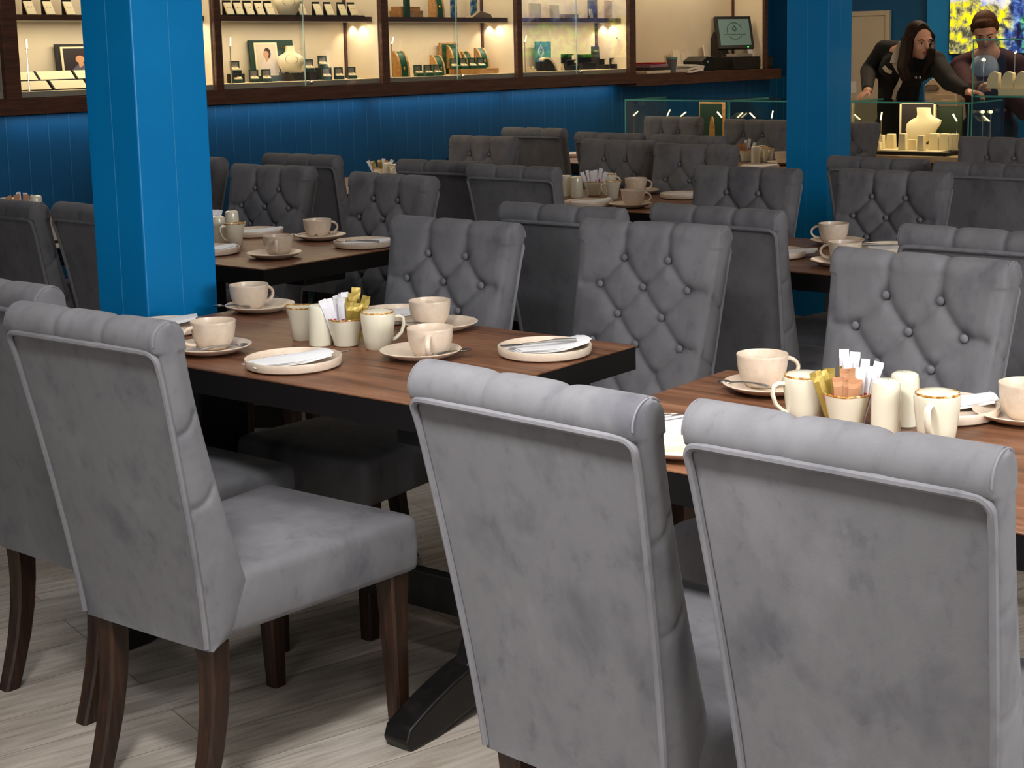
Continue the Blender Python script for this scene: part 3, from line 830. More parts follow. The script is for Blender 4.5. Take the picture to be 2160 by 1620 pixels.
p = at(1868, 914, TZ); inst('sh1', lambda: make_shaker(1), p, 0, 'front one of two ivory shakers on the right-hand table', GK)
p = at(1907, 896, TZ); inst('sh0', lambda: make_shaker(0), p, 0, 'rear one of two ivory shakers on the right-hand table', GK)
p = at(1975, 932, TZ); inst('lidjug', make_lidjug, p, screen_dir(p, 75), 'ivory lidded pot with its handle towards the viewer, right-hand table', GJ)
# table 3, behind left
cupset(661, 498, 677, 501, 20, 'at the rear of the left rear table', (190, 150))
cupset(594, 536, 579, 539, -95, 'near the front corner of the left rear table')
plateset(537, 490, 15, 'behind the small jug on the left rear table', 0, True, 0.01, 0.0)
plateset(768, 513, 5, 'touching the tufted chair back on the left rear table', 0, True, 0.01, 0.0, ('f', -0.04, 0.0, 160, 0.016))
plateset(440, 528, 20, 'cut by the near pillar on the left rear table', 0)
p = at(496, 518, TZ); inst('jug', make_jug, p, screen_dir(p, 20), 'small ivory jug beside the near pillar on the left rear table', GJ)
p = at(462, 512, TZ); inst('sh1', lambda: make_shaker(1), p, 0, 'ivory shaker touching the near pillar on the left rear table', GK)
p = at(491, 499, TZ); inst('sh0', lambda: make_shaker(0), p, 0, 'ivory shaker behind the small jug on the left rear table', GK)
pp = at(440, 508, TZ); inst('pot', make_pot, pp, 0, 'sachet pot mostly hidden by the near pillar, left rear table', 'sachet pots on the tables')
pot_fill(pp, [('w', 0.018, 0.0, 0.10, 0, 0.2, 0.0), ('w', 0.024, 0.006, 0.22, 0, -0.2, 0.0)], 'hidden by the near pillar')
# table 5, behind right
cupset(1745, 508, 1767, 512, 170, 'in front of the far pillar')
cupset(1790, 552, 1772, 555, 170, 'half hidden by the top of the large tufted chair at right')
plateset(1882, 524, 0, 'cut by the rear view chair top at right', 0, True, 0.01, 0.0, ('k', -0.03, 0.0, 10, 0.02))
plateset(1632, 534, 0, 'with its napkin tip showing left of the far pillar', 0, True, 0.045, 0.004)
# table 4, centre rear
p = at(1196, 414, TZ); inst('sh1', lambda: make_shaker(1), p, 0, 'left one of two ivory shakers on the centre rear table', GK)
p = at(1217, 417, TZ); inst('sh0', lambda: make_shaker(0), p, 0, 'right one of two ivory shakers on the centre rear table', GK)
pp = at(1253, 412, TZ); inst('pot', make_pot, pp, 0, 'grey-looking pot of white sticks on the centre rear table', 'sachet pots on the tables')
pot_fill(pp, LAY4, 'on the centre rear table')
p = at(1292, 420, TZ); inst('jug', make_jug, p, screen_dir(p, 20), 'small ivory jug on the centre rear table', GJ)
p = at(1284, 406, TZ); inst('lidjug', make_lidjug, p, screen_dir(p, 150), 'ivory lidded pot behind the jug on the centre rear table', GJ)
cupset(1332, 404, 1350, 405, 15, 'at the rear of the centre rear table')
cupset(1341, 432, 1330, 434, 10, 'at the front edge of the centre rear table')
plateset(1242, 428, 15, 'with a crumpled napkin on the centre rear table', 1, True, 0.0, 0.0)
plateset(1442, 412, 0, 'touching the tufted chair on the centre rear table', 0)
# table by the wall and the far ones
pp = at(804, 380, TZ); inst('pot', make_pot, pp, 0, 'small sachet pot beside the blue wall left of centre', 'sachet pots on the tables')
pot_fill(pp, [('g', -0.014, 0, -0.3, 0, 0.2, 0), ('w', -0.02, 0.004, -0.45, 0, 0.2, 0), ('g', 0.0, 0, -0.05, 0, 0.2, 0), ('w', 0.006, 0.004, 0.1, 0, 0.2, 0), ('k', 0.014, 0, 0.25, 0, 0.2, 0.01), ('w', 0.02, 0.004, 0.4, 0, 0.2, 0)], 'beside the blue wall')
p = at(819, 382, TZ); inst('sh1', lambda: make_shaker(1), p, 0, 'ivory shaker beside the blue wall, half hidden by a tufted back', GK)
p = at(838, 383, TZ); inst('lidjug', make_lidjug, p, 0.3, 'ivory pot beside the blue wall, left of a rear view chair', GJ)
p = at(800, 380, TZ); inst('plate', make_plate, p, 0, 'side plate beside the blue wall left of the small sachet pot', GP)
pp = at(48, 462, TZ); inst('pot', make_pot, pp, 0, 'sachet pot showing over the chairs at the left edge', 'sachet pots on the tables')
pot_fill(pp, [('k', -0.018, 0, -0.4, 0, 0.2, 0.01), ('k', -0.006, -0.004, -0.15, 0, 0.2, 0.01), ('w', -0.006, 0.006, -0.05, 0, 0.2, 0), ('w', 0.006, 0.004, 0.1, 0, 0.2, -0.004), ('k', 0.008, -0.004, 0.15, 0, 0.2, 0.008), ('w', 0.016, 0.004, 0.3, 0, 0.2, -0.01), ('k', 0.02, 0, 0.5, 0, 0.2, 0.0)], 'at the left edge')
p = at(18, 462, TZ); inst('lidjug', make_lidjug, p, 1, 'ivory lidded pot just peeping over the chairs at the left edge', GJ)
p = at(78, 460, TZ); inst('sh1', lambda: make_shaker(1), p, 0, 'ivory shaker just peeping over the chairs at the left edge', GK)
pp = at(1574, 340, TZ); inst('pot', make_pot, pp, 0, 'sachet pot on the small far table left of the far pillar', 'sachet pots on the tables')
pot_fill(pp, [('k', -0.016, 0, -0.3, 0, 0.2, 0.01), ('k', -0.004, -0.004, -0.1, 0, 0.2, 0.01), ('w', -0.002, 0.006, -0.02, 0, 0.2, 0.01), ('w', 0.008, 0.004, 0.1, 0, 0.2, 0.016), ('w', 0.018, 0.004, 0.3, 0, 0.2, 0.0)], 'on the small far table')
p = at(1594, 344, TZ); inst('sh1', lambda: make_shaker(1), p, 0, 'ivory shaker on the small far table left of the far pillar', GK)
p = at(1606, 340, TZ); inst('lidjug', make_lidjug, p, 0.4, 'ivory lidded pot on the small far table', GJ)
p = at(1620, 342, TZ); inst('jug', make_jug, p, 0.6, 'ivory jug on the small far table, nearest the pillar', GJ)
plateset(1603, 352, 10, 'on the small far table near the pillar', 0)
cupset(1655, 343, 1652, 345, 90, 'cut by the left side of the far pillar')
plateset(1206, 326, 10, 'seen as a pale sliver between two far rear view chairs', 0)
# ------------------------------------------------------------------ wall display cabinets
YB = 6.80
ZB, ZT = 1.18, 2.25         # cabinet box
ZP = 1.285                  # display platform
ZS0, ZS1 = 1.624, 1.651     # shelf
posts = [(3.02, 3.10), (4.31, 4.391), (5.585, 5.633), (6.868, 6.928), (8.165, 8.218), (9.48, 9.557)]
bays = ['left edge bay', 'first glazed bay', 'second glazed bay', 'third glazed bay', 'fourth glazed bay']
desc = ['brown display cabinet bay cut by the left edge, with a wooden shelf', 'brown glazed display bay left of the near pillar, with cream trays',
        'brown glazed display bay right of the near pillar, with a portrait card and necklace bust', 'brown glazed display bay with green and oak curved stands',
        'brown glazed display bay with a blue card and black boxes, next to the till']
for i in range(5):
    x0, x1 = posts[i][1], posts[i+1][0]
    cx = (x0+x1)/2
    t = thing('display_cabinet', desc[i], 'cabinet', (cx, YF, ZB), 0, 'wall display cabinets')
    a, b = x0-cx, x1-cx; pL = (posts[i][0]-cx)/1.0; dy = YB-YF
    w0 = (posts[i][1]-posts[i][0])
    MB().box(a-w0 if i == 0 else a, b, 0.02, dy, 0.0, ZP-ZB-0.026).build('carcass', BROWNFR, t, smooth=False)
    MB().box(a-(w0 if i == 0 else 0), b+(posts[i+1][1]-posts[i+1][0]), 0.0, 0.022, 0.0, 0.075).build('fascia', BROWNFR, t, smooth=False)
    MB().box(a, b, 0.028, dy, ZP-ZB-0.026, ZP-ZB).build('platform', GREYLIP, t, smooth=False)
    MB().box(a, b, 0.036, dy, ZP-ZB, ZP-ZB+0.002).build('platform_top', CREAML, t, smooth=False)
    MB().box(a, b, dy, dy+0.015, 0.0, ZT-ZB).build('back_panel', CREAM if i else GREYI, t, smooth=False)
    MB().box(b-0.006, b, 0.03, dy, 0.09, ZT-ZB).build('side_panel', CREAM if i else GREYI, t, smooth=False)
    MB().box(a, a+0.006, 0.03, dy, 0.09, ZT-ZB).build('side_panel', CREAM, t, smooth=False)
    MB().box(b-0.022, b-0.003, dy-0.014, dy, 0.10, ZT-ZB).build('corner_strip', BROWNFR, t, smooth=False)
    MB().box(b+0.0, b+(posts[i+1][1]-posts[i+1][0]), 0.0, 0.04, 0.075, ZT-ZB).build('frame_post', BROWNFR, t, bev=0.002)
    if i == 0:
        z = onY(10, 140, 6.6).z-ZB
        MB().box(a, b, 0.06, dy, z-0.02, z+0.02).build('shelf', BROWNFR, t, smooth=False)
        continue
    MB().box(a+0.005, b-0.005, 0.075, dy, ZS0-ZB, ZS1-ZB).build('shelf', BROWNFR, t, smooth=False)
    MB().box(a+0.01, b-0.01, 0.085, 0.10, ZS0-ZB-0.007, ZS0-ZB).build('light_channel', CREAML, t, smooth=False)
    xm = [0, 0, onY(642, 100, YF).x, onY(965, 100, YF).x, onY(1218, 100, YF).x][i]
    xm = (xm if xm else 4.95)-cx
    for k, (g0, g1, yo) in enumerate(((a+0.002, xm+0.02, 0.020), (xm-0.02, b-0.002, 0.010))):
        MB().box(g0, g1, yo, yo+0.005, 0.075, ZT-ZB-0.02).build('glass_door', GLASS, t, smooth=False)
    MB().box(xm+0.0185, xm+0.0215, 0.0188, 0.0262, 0.075, ZT-ZB-0.02).build('glass_edge', mat('pale_glass_edge', (190, 215, 205), 0.15), t, smooth=False)
    kn = MB().lathe([(0.0005, 0), (0.012, 0), (0.012, 0.012), (0.009, 0.018), (0.0005, 0.02)], 20, Matrix.Translation(Vector((xm+0.045, 0.010, 0.098))) @ Matrix.Rotation(PI/2, 4, 'X'))
    kn.build('lock_knob', CHROME, t)
    for (px, py) in ((b-0.03, 0.15), (b-0.03, 0.235)):
        MB().lathe([(0.0005, 0), (0.012, 0), (0.012, 0.004), (0.0005, 0.004)], 16, Matrix.Translation(Vector((px, py, ZS0-ZB-0.004)))).build('puck_light', LEDM, t)
        l = bpy.data.lights.new('puck_light_beam', 'SPOT'); l.energy = 1.6; l.color = (1, 0.86, 0.66); l.spot_size = math.radians(105); l.spot_blend = 0.8; l.shadow_soft_size = 0.006
        lo = bpy.data.objects.new('puck_light_beam', l); C.objects.link(lo); lo.location = (cx+px, YF+py, ZS0-0.008)
    area('shelf_light', (cx, YF+0.10, ZS0-0.012), (b-a)*0.94, 0.02, 3.4, (1, 0.86, 0.64))
    area('cabinet_top_light', (cx, YF+0.12, ZT-0.05), (b-a)*0.9, 0.10, 7.2, (1, 0.88, 0.68))
for i in range(5):
    x0, x1 = posts[i][1], posts[i+1][0]
    area('cove_light', ((x0+x1)/2, YF+0.10, ZB-0.012), x1-x0, 0.03, 0.8, (0.80, 0.92, 1.0))
def cabx(px, y=6.68, py=120): return onY(px, py, y).x
# small things on display
def make_ringbox(dark):
    t = thing('ring_box', 'b', 'jewellery box'); m_ = DKGREEN if dark else GREENC
    MB().box(-0.025, 0.025, -0.025, 0.025, 0, 0.020).build('base', m_, t, bev=0.002)
    MB().prism([(-0.021, 0.018), (0.021, 0.018), (0.021, 0.036), (-0.021, 0.024)], 'x', -0.021, 0.021).build('cushion', CREAML, t, smooth=False)
    MB().box(-0.025, 0.025, 0.022, 0.028, 0.018, 0.070).box(-0.025, -0.020, 0.008, 0.022, 0.018, 0.070).box(0.020, 0.025, 0.008, 0.022, 0.018, 0.070).box(-0.025, 0.025, 0.008, 0.022, 0.065, 0.070).build('lid', m_, t, smooth=False)
    MB().box(-0.019, 0.019, 0.0205, 0.0215, 0.03, 0.064).build('lining', GREYI, t, smooth=False)
    MB().tube([(0.004*math.cos(a), -0.004, 0.034+0.005*math.sin(a)) for a in [k*PI/6 for k in range(13)]], 0.0009, 6).build('ring', GOLD, t)
    return t
def make_card():
    t = thing('earring_stand', 'b', 'display stand')
    MB().prism([(-0.022, 0), (-0.016, 0), (0.016, 0.062), (0.012, 0.066), (-0.022, 0.004)], 'x', -0.024, 0.024).build('face', CREAML, t, smooth=False)
    MB().box(-0.026, 0.026, 0.016, 0.022, 0, 0.078).build('back', BLACKM, t, smooth=False)
    for s in (-0.009, 0.009): MB().sphere((s, -0.003, 0.040), 0.0026, 8, 6).build('earring', GOLD, t)
    return t
def make_watchstand(h, w):
    t = thing('watch_stand', 'b', 'display stand')
    out = []; inn = []
    for k in range(13):
        a = PI/2*k/12.0
        out.append((-0.045*0+0.06-0.075*math.sin(a)*1.0, h*math.cos(a)*1.0))
    pts = [(0.05, 0.0)]+[(0.05-0.085*math.sin(PI/2*k/12.0), h*math.cos(PI/2*k/12.0)) for k in range(13)]
    MB().prism(pts, 'x', -w, -w+0.012).prism(pts, 'x', w-0.012, w).build('oak_side', OAK, t, smooth=False)
    p2 = [(0.045, 0.0)]+[(0.05-0.082*math.sin(PI/2*k/12.0), (h-0.004)*math.cos(PI/2*k/12.0)) for k in range(13)]
    MB().prism(p2, 'x', -w+0.0115, w-0.0115).build('green_face', GREENC, t, smooth=False)
    MB().sphere((0, -0.028, h*0.32), (0.008, 0.005, 0.010), 12, 8).build('pendant', GOLD, t)
    return t
def make_bust():
    t = thing('necklace_bust', 'b', 'bust')
    R = []
    for z, rx, ry, yo in ((0.0, 0.050, 0.030, 0.01), (0.02, 0.058, 0.034, 0.004), (0.05, 0.072, 0.036, 0.0), (0.08, 0.080, 0.033, 0.004), (0.098, 0.066, 0.026, 0.010), (0.112, 0.038, 0.022, 0.014), (0.125, 0.026, 0.020, 0.016), (0.155, 0.024, 0.019, 0.016)):
        R.append([(rx*math.cos(2*PI*j/28), yo+ry*math.sin(2*PI*j/28), z) for j in range(28)])
    MB().loft(R).build('torso', CREAML, t, angle=60)
    MB().tube([(0.034*math.sin(a), -0.028-0.006*math.cos(a), 0.105-0.055*(0.5+0.5*math.cos(a))) for a in [-PI+k*2*PI/24 for k in range(25)]], 0.0011, 6).build('necklace', GOLD, t)
    return t
def make_wand(hl, ang):
    t = thing('display_light', 'b', 'display light')
    MB().tube([(0, 0, 0), (0, 0, 0.20)], 0.0035, 8).lathe([(0.0005, 0), (0.012, 0), (0.012, 0.004), (0.0005, 0.005)], 16).build('pole', CHROME, t)
    d = Vector((math.sin(ang), 0, math.cos(ang)))
    MB().tube([Vector((0, 0, 0.198)), Vector((0, 0, 0.20))+d*hl], 0.0058, 10).build('head', CHROME, t)
    MB().tube([Vector((0, -0.004, 0.203)), Vector((0, -0.004, 0.20))+d*(hl*0.95)], 0.0042, 8).build('lit_tube', LEDM, t)
    return t
P4 = {}
def put(key, maker, loc, rz, label, group=None, cat=None):
    if key not in P4: P4[key] = maker(); o = P4[key]
    else: o = copy_tree(P4[key])
    o.location = loc; o.rotation_euler = (0, 0, rz); tag(o, label, cat, group); return o
PF = ZP+0.002
WB = ['first glazed bay, left of the near pillar', 'second glazed bay', 'third glazed bay', 'fourth glazed bay']
GRB = 'small open jewellery boxes in the wall display'
rb = [(502, 6.66, 0), (537, 6.64, 0), (563, 6.63, 0), (690, 6.62, 0), (716, 6.62, 0), (743, 6.62, 0)]
for px, y, dz in rb: put('rb1', lambda: make_ringbox(True), (cabx(px, y, 168), y, PF), -0.5, 'small open dark ring box on the floor of the portrait card bay', GRB)
for px, y in ((497, 6.70), (606, 6.69), (653, 6.69), (682, 6.71)):
    x = cabx(px, y, 150)
    tag(MB().box(-0.035, 0.035, -0.035, 0.035, 0, 0.050 if px != 682 else 0.07).build('riser_block', BLACKM, bev=0.002), 'dark riser block under an open ring box in the bay with the portrait card', 'riser', 'dark riser blocks').location = (x, y, PF)
    put('rb1', lambda: make_ringbox(True), (x, y, PF+(0.050 if px != 682 else 0.07)), -0.5, 'open dark box raised on a block in the bay with the portrait card', 'raised jewellery boxes')
def photo_card(x, y, w, h, lab, frame, dark, person, half=True):
    t = thing('portrait_card', lab, 'picture', (x, y, PF))
    t.rotation_euler = (math.radians(-7), 0, math.radians(-8))
    MB().box(-w/2, w/2, 0, 0.012, 0, h).build('backing', dark, t, smooth=False)
    x1 = w*0.12 if half else w*0.40
    fx0 = -w*0.40
    MB().box(fx0, x1, -0.004, 0.0, h*0.14, h*0.94).build('mount', CREAML, t, smooth=False)
    MB().box(fx0+0.012, x1-0.012, -0.005, -0.004, h*0.18, h*0.90).build('photo', person[0], t, smooth=False)
    c = (fx0+x1)/2
    def ell(cx, cz, rx, rz, d, m_, nm):
        MB().prism([(cx+rx*math.cos(2*PI*k/24), cz+rz*math.sin(2*PI*k/24)) for k in range(24)], 'y', -0.005-d, -0.004).build(nm, m_, t, smooth=False)
    pw = (x1-fx0)/2
    MB().prism([(c-pw*0.7, h*0.182), (c+pw*0.62, h*0.182), (c+pw*0.60, h*0.40), (c+pw*0.28, h*0.53), (c-pw*0.18, h*0.53), (c-pw*0.55, h*0.40)], 'y', -0.0054, -0.0045).build('printed_clothing', person[1], t, smooth=False)
    ell(c+0.006, h*0.68, pw*0.30, h*0.13, 0.0006, person[2], 'printed_hair')
    MB().prism([(c-pw*0.10, h*0.46), (c+pw*0.16, h*0.53), (c+pw*0.10, h*0.6), (c-pw*0.14, h*0.6)], 'y', -0.0058, -0.0045).build('printed_neck', person[3], t, smooth=False)
    ell(c-0.004, h*0.655, pw*0.23, h*0.085, 0.0009, person[3], 'printed_face')
    return t
SKINP = mat('printed_skin', (206, 150, 112), 0.5)
x = cabx(574, 6.74, 110)
pc = photo_card(x, 6.725, 0.30, 0.235, 'tall card with a portrait print and small gold lettering, right of the near pillar', None, DKGREEN, (mat('print_pale', (214, 198, 172), 0.5), mat('print_blouse', (224, 206, 190), 0.5), mat('print_hair', (52, 30, 22), 0.5), SKINP))
mm = MB()
for k in range(7): mm.box(0.066+0.0095*k, 0.073+0.0095*k, -0.001, 0.0, 0.186, 0.186+(0.011 if k % 2 else 0.009)).box(0.066+0.0095*k, 0.068+0.0095*k, -0.001, 0.0, 0.186, 0.199)
mm.build('gold_lettering', GOLD, pc, smooth=False)
photo_card(cabx(168, 6.74, 110), 6.725, 0.26, 0.225, 'dark framed portrait print partly hidden by the left side of the near pillar', None, BLACKM, (mat('print_dark', (44, 34, 34), 0.5), mat('print_jacket', (98, 92, 102), 0.5), mat('print_hair', (52, 30, 22), 0.5), SKINP), False)
put('bust', make_bust, (cabx(614, 6.66, 140), 6.66, PF+0.045), -0.6, 'cream necklace bust in front of the portrait card', 'necklace busts in the wall display')
tag(MB().box(-0.06, 0.06, -0.035, 0.035, 0, 0.045).build('riser_block', BLACKM, bev=0.002), 'wide dark block under the necklace bust', 'riser').location = (cabx(616, 6.66, 150), 6.66, PF)
# trays in the first bay
def tray(w):
    t = thing('bracelet_tray', 'b', 'tray')
    MB().prism([(-0.02, 0), (0.03, 0), (0.03, 0.048), (0.022, 0.048), (-0.02, 0.006)], 'x', -w/2, w/2).build('frame', BLACKM, t, smooth=False)
    MB().prism([(-0.021, 0.006), (0.018, 0.046), (0.0165, 0.0475), (-0.0225, 0.0075)], 'x', -w/2+0.006, w/2-0.006).build('cushion', CREAML, t, smooth=False)
    return t
for px, w, y, dz in ((70, 0.18, 6.60, 0), (145, 0.20, 6.60, 0), (57, 0.11, 6.68, 0.045), (118, 0.21, 6.68, 0.045), (180, 0.12, 6.68, 0.045)):
    put('tray%.2f' % w, lambda w=w: tray(w), (cabx(px, y, 175), y, PF+dz), 0, 'cream tray with dark edges in the bay left of the near pillar', 'cream trays left of the near pillar')
tag(MB().box(-0.42, 0.42, -0.03, 0.04, 0, 0.045).build('riser_block', BLACKM, smooth=False), 'long dark step under the rear cream trays', 'riser').location = (4.82, 6.685, PF)
# upper shelf rows
for px in (62, 102, 145):
    put('card', make_card, (cabx(px, 6.64, 20), 6.64, ZS1), 0, 'cream stand on the shelf left of the near pillar', 'earring stands on the left upper shelf')
for px in (482, 503, 525, 547, 568, 636, 670, 694, 722, 744):
    put('card', make_card, (cabx(px, 6.64, 20), 6.64, ZS1+0.008), -0.1, 'cream earring stand with dark back on the shelf above the portrait card', 'earring stands above the portrait card')
tag(MB().box(-0.53, 0.53, -0.04, 0.05, 0, 0.008).build('shelf_mat', BLACKM, smooth=False), 'long dark mat under the earring stands', 'mat').location = (6.30, 6.64, ZS1)
put('bust', make_bust, (cabx(607, 6.64, 20), 6.64, ZS1+0.008), -0.5, 'cream bust on the upper shelf between earring stands', 'necklace busts in the wall display')
# light wands
for (px, y, a, lab) in ((46+6, 6.56, 0.0, 'leftmost, before the trays'), (441, 6.72, -0.7, 'just right of the near pillar'), (482, 6.57, 0.05, 'left side of the bay with the portrait card'), (792, 6.60, -0.75, 'right side of the bay with the portrait card'),
                       (823, 6.56, 0.35, 'left side of the bay with green stands'), (1076, 6.60, -0.95, 'right side of the bay with green stands'), (1104, 6.56, 0.3, 'left side of the bay with the blue card'), (1310, 6.60, -1.1, 'right side of the bay with black boxes')):
    put('wand%.2f' % a, lambda a=a: make_wand(0.05, a), (cabx(px, y, 160) + (0.02 if px in (46+6, 482, 823, 1104) else 0), y, PF), 0, 'slim chrome display light, '+lab, 'slim display lights in the wall cabinets')
# third bay
def ws(px, y, h, w, dz, lab): put('ws%.3f%.3f' % (h, w), lambda: make_watchstand(h, w), (cabx(px, y, 140), y, PF+dz), -0.25, lab, 'curved green and oak watch stands')
ws(848, 6.62, 0.16, 0.036, 0.0, 'tall curved green stand with oak side at the left of its bay')
ws(925, 6.66, 0.13, 0.033, 0.0, 'curved green stand in front of the green card')
ws(960, 6.70, 0.15, 0.036, 0.04, 'curved stand raised behind the small green boxes')
ws(986, 6.70, 0.11, 0.030, 0.04, 'short curved stand right of the green card')
ws(1018, 6.68, 0.13, 0.033, 0.04, 'rightmost curved green stand of its bay')
t = thing('display_card', 'upright green card with an oak edge behind the curved stands', 'card', (cabx(945, 6.765, 100), 6.755, PF))
MB().box(-0.085, 0.085, 0.0, 0.018, 0, 0.205).build('oak_edge', OAK, t, smooth=False); MB().box(-0.072, 0.085, -0.002, 0.0, 0, 0.195).build('green_face', GREENC, t, smooth=False)
tag(MB().box(-0.19, 0.19, -0.05, 0.06, 0, 0.035).build('riser_block', OAK, bev=0.002), 'oak step carrying green boxes at the right of its bay', 'riser').location = (cabx(1006, 6.64, 150), 6.66, PF)
for px in (884, 905, 924): put('rb2', lambda: make_ringbox(False), (cabx(px, 6.59, 160), 6.59, PF), -0.4, 'small green ring box at the bottom left of the bay with curved stands', 'green ring boxes, lower row')
for px in (960, 979, 998, 1016): put('rb2', lambda: make_ringbox(False), (cabx(px, 6.64, 150), 6.64, PF+0.035), -0.4, 'small green ring box on the oak step', 'green ring boxes on the oak step')
tag(MB().box(-0.10, 0.10, -0.05, 0.05, 0, 0.04).box(-0.09, 0.09, -0.035, 0.045, 0.04, 0.065).build('oak_plinth', OAK, smooth=False), 'stepped oak plinth on the left of the upper shelf', 'plinth').location = (cabx(857, 6.66, 25), 6.66, ZS1)
tag(MB().box(-0.018, 0.018, -0.012, 0.012, 0, 0.13).build('green_block', GREENC, smooth=False), 'upright green block in front of the stepped oak plinth', 'block').location = (cabx(858, 6.60, 25), 6.60, ZS1)
put('ws0.2', lambda: make_watchstand(0.2, 0.034), (cabx(922, 6.66, 20), 6.66, ZS1), -0.2, 'tall curved oak and green stand on the upper shelf', 'curved green and oak watch stands')
BK = mat('blue_print', (30, 96, 150), 0.5)
m = BK; v = coords(m, 'Object', (1, 1, 1)); setc(m, ramp(m, noise(m, v, 30, 3), [(0.4, (16, 80, 140)), (0.5, (50, 120, 170)), (0.56, (150, 170, 130)), (0.62, (190, 196, 190))]))
for px, w in ((958, 0.055), (1001, 0.06)):
    tag(MB().box(-w/2, w/2, 0, 0.01, 0, 0.12).build('blue_print_card', BK, smooth=False), 'blue printed card standing at the %s of the upper shelf pair' % ('left' if px == 958 else 'right'), 'card').location = (cabx(px, 6.62, 20), 6.62, ZS1)
ol = [(-0.10, 0), (0.10, 0), (0.085, 0.022), (0.0, 0.038), (-0.03, 0.034)]
tag(MB().prism(ol, 'y', -0.03, 0.03).build('driftwood_stand', wood('driftwood', [(0.3, (120, 96, 70)), (0.5, (150, 124, 92)), (0.6, (160, 134, 100)), (0.7, (176, 150, 116))]), smooth=False), 'low brown wedge stand at the right of the upper shelf', 'stand').location = (cabx(1010, 6.62, 30), 6.62, ZS1)
# fourth bay
t = thing('blue_card', 'blue card with a round pale emblem, left side of its bay', 'card', (cabx(1145, 6.74, 110), 6.735, PF))
MB().box(-0.082, 0.082, 0, 0.014, 0, 0.205).build('board', mat('petrol_card', (58, 116, 142), 0.5), t, smooth=False)
em = MB(); em.tube([(-0.03+0.030*math.cos(a), -0.001, 0.135+0.034*math.sin(a)) for a in [k*PI/12 for k in range(25)]], 0.0028, 6)
em.tube([(-0.03+0.021*math.cos(a), -0.001, 0.135+0.024*math.sin(a)) for a in [k*PI/12 for k in range(25)]], 0.0014, 6)
em.tube([(-0.045, -0.001, 0.128), (-0.03, -0.001, 0.145), (-0.015, -0.001, 0.128)], 0.0014, 6).tube([(-0.036, -0.001, 0.178), (-0.03, -0.001, 0.186), (-0.024, -0.001, 0.178)], 0.002, 6)
em.build('emblem', mat('emblem_silver', (196, 204, 204), 0.4), t)
tag(MB().box(-0.075, 0.075, -0.02, 0.02, 0, 0.065).build('black_block', BLACKM, smooth=False), 'black block in front of the blue card', 'block').location = (cabx(1148, 6.70, 140), 6.70, PF)
R = []
for k in range(15):
    a = math.radians(150-150*k/14.0); R.append([(0.05*math.cos(a)+0.0-0.0*k, 0, 0)])
t = thing('bracelet_ramp', 'cream curved bracelet ramp sloping down to the right, before the blue card', 'display stand', (cabx(1160, 6.62, 150), 6.62, PF), -0.5)
pr = [(-0.07, 0.082), (-0.055, 0.094), (-0.03, 0.098), (-0.005, 0.090), (0.02, 0.066), (0.04, 0.036), (0.055, 0.0), (0.046, 0.0), (0.03, 0.032), (0.012, 0.058), (-0.01, 0.078), (-0.032, 0.086), (-0.055, 0.082), (-0.066, 0.074)]
MB().prism(pr, 'y', -0.035, 0.035).build('face', CREAML, t, angle=50); MB().prism([(-0.03, 0), (0.03, 0), (0.012, 0.055), (-0.03, 0.08)], 'y', -0.025, 0.025).build('support', BLACKM, t, smooth=False)
tag(MB().prism([(0, 0), (0.024, 0), (0.010, 0.052), (-0.014, 0.052)], 'y', -0.003, 0.003).build('price_tag', CREAML, smooth=False), 'small slanted cream tag right of the bracelet ramp', 'tag').location = (cabx(1186, 6.58, 160), 6.58, PF)
for px, y, w, h, lab in ((1200, 6.70, 0.10, 0.115, 'tall black box left of the sliding glass edge'), (1208, 6.62, 0.075, 0.075, 'low black box in front of a taller one, left of the glass edge'), (1238, 6.68, 0.13, 0.11, 'wide black box right of the glass edge'),
                         (1274, 6.66, 0.055, 0.075, 'small black box right of the wide one'), (1297, 6.64, 0.055, 0.078, 'rightmost small black box, apart from the others')):
    t = thing('black_box', lab, 'jewellery box', (cabx(px, y, 150), y, PF), -0.2)
    MB().box(-w/2, w/2, -0.03, 0.03, 0, h*0.45).build('base', BLACKP, t, bev=0.002); MB().box(-w/2, w/2, 0.02, 0.03, h*0.45, h).box(-w/2, w/2, 0.0, 0.03, h*0.92, h).build('lid', BLACKP, t, bev=0.002)
t = thing('black_card', 'tall black card with pale lettering behind the wide black box', 'card', (cabx(1256, 6.74, 120), 6.735, PF), 0)
MB().prism([(-0.045, 0), (0.055, 0), (0.038, 0.165), (-0.045, 0.165)], 'y', 0, 0.012).build('board', BLACKM, t, smooth=False)
pl_ = mat('pale_print', (150, 140, 122), 0.5)
mm = MB()
for k in range(5): mm.box(-0.026+0.012*k, -0.018+0.012*k, -0.001, 0.0, 0.128, 0.138)
mm.box(-0.02, 0.03, -0.001, 0.0, 0.096, 0.099).build('print', pl_, t, smooth=False)
for px in (1104, 1112, 1120): tag(MB().box(-0.014, 0.014, -0.02, 0.02, 0, 0.02).sphere((0, 0, 0.026), (0.010, 0.010, 0.012), 12, 8).build('ring_cone', CREAML), 'cream ring cone at the far left of the bay with the blue card', 'ring stand', 'cream ring cones by the blue card').location = (cabx(px+4, 6.60, 160), 6.60, PF)
PAPC = mat('cream_paper', (232, 216, 188), 0.7)
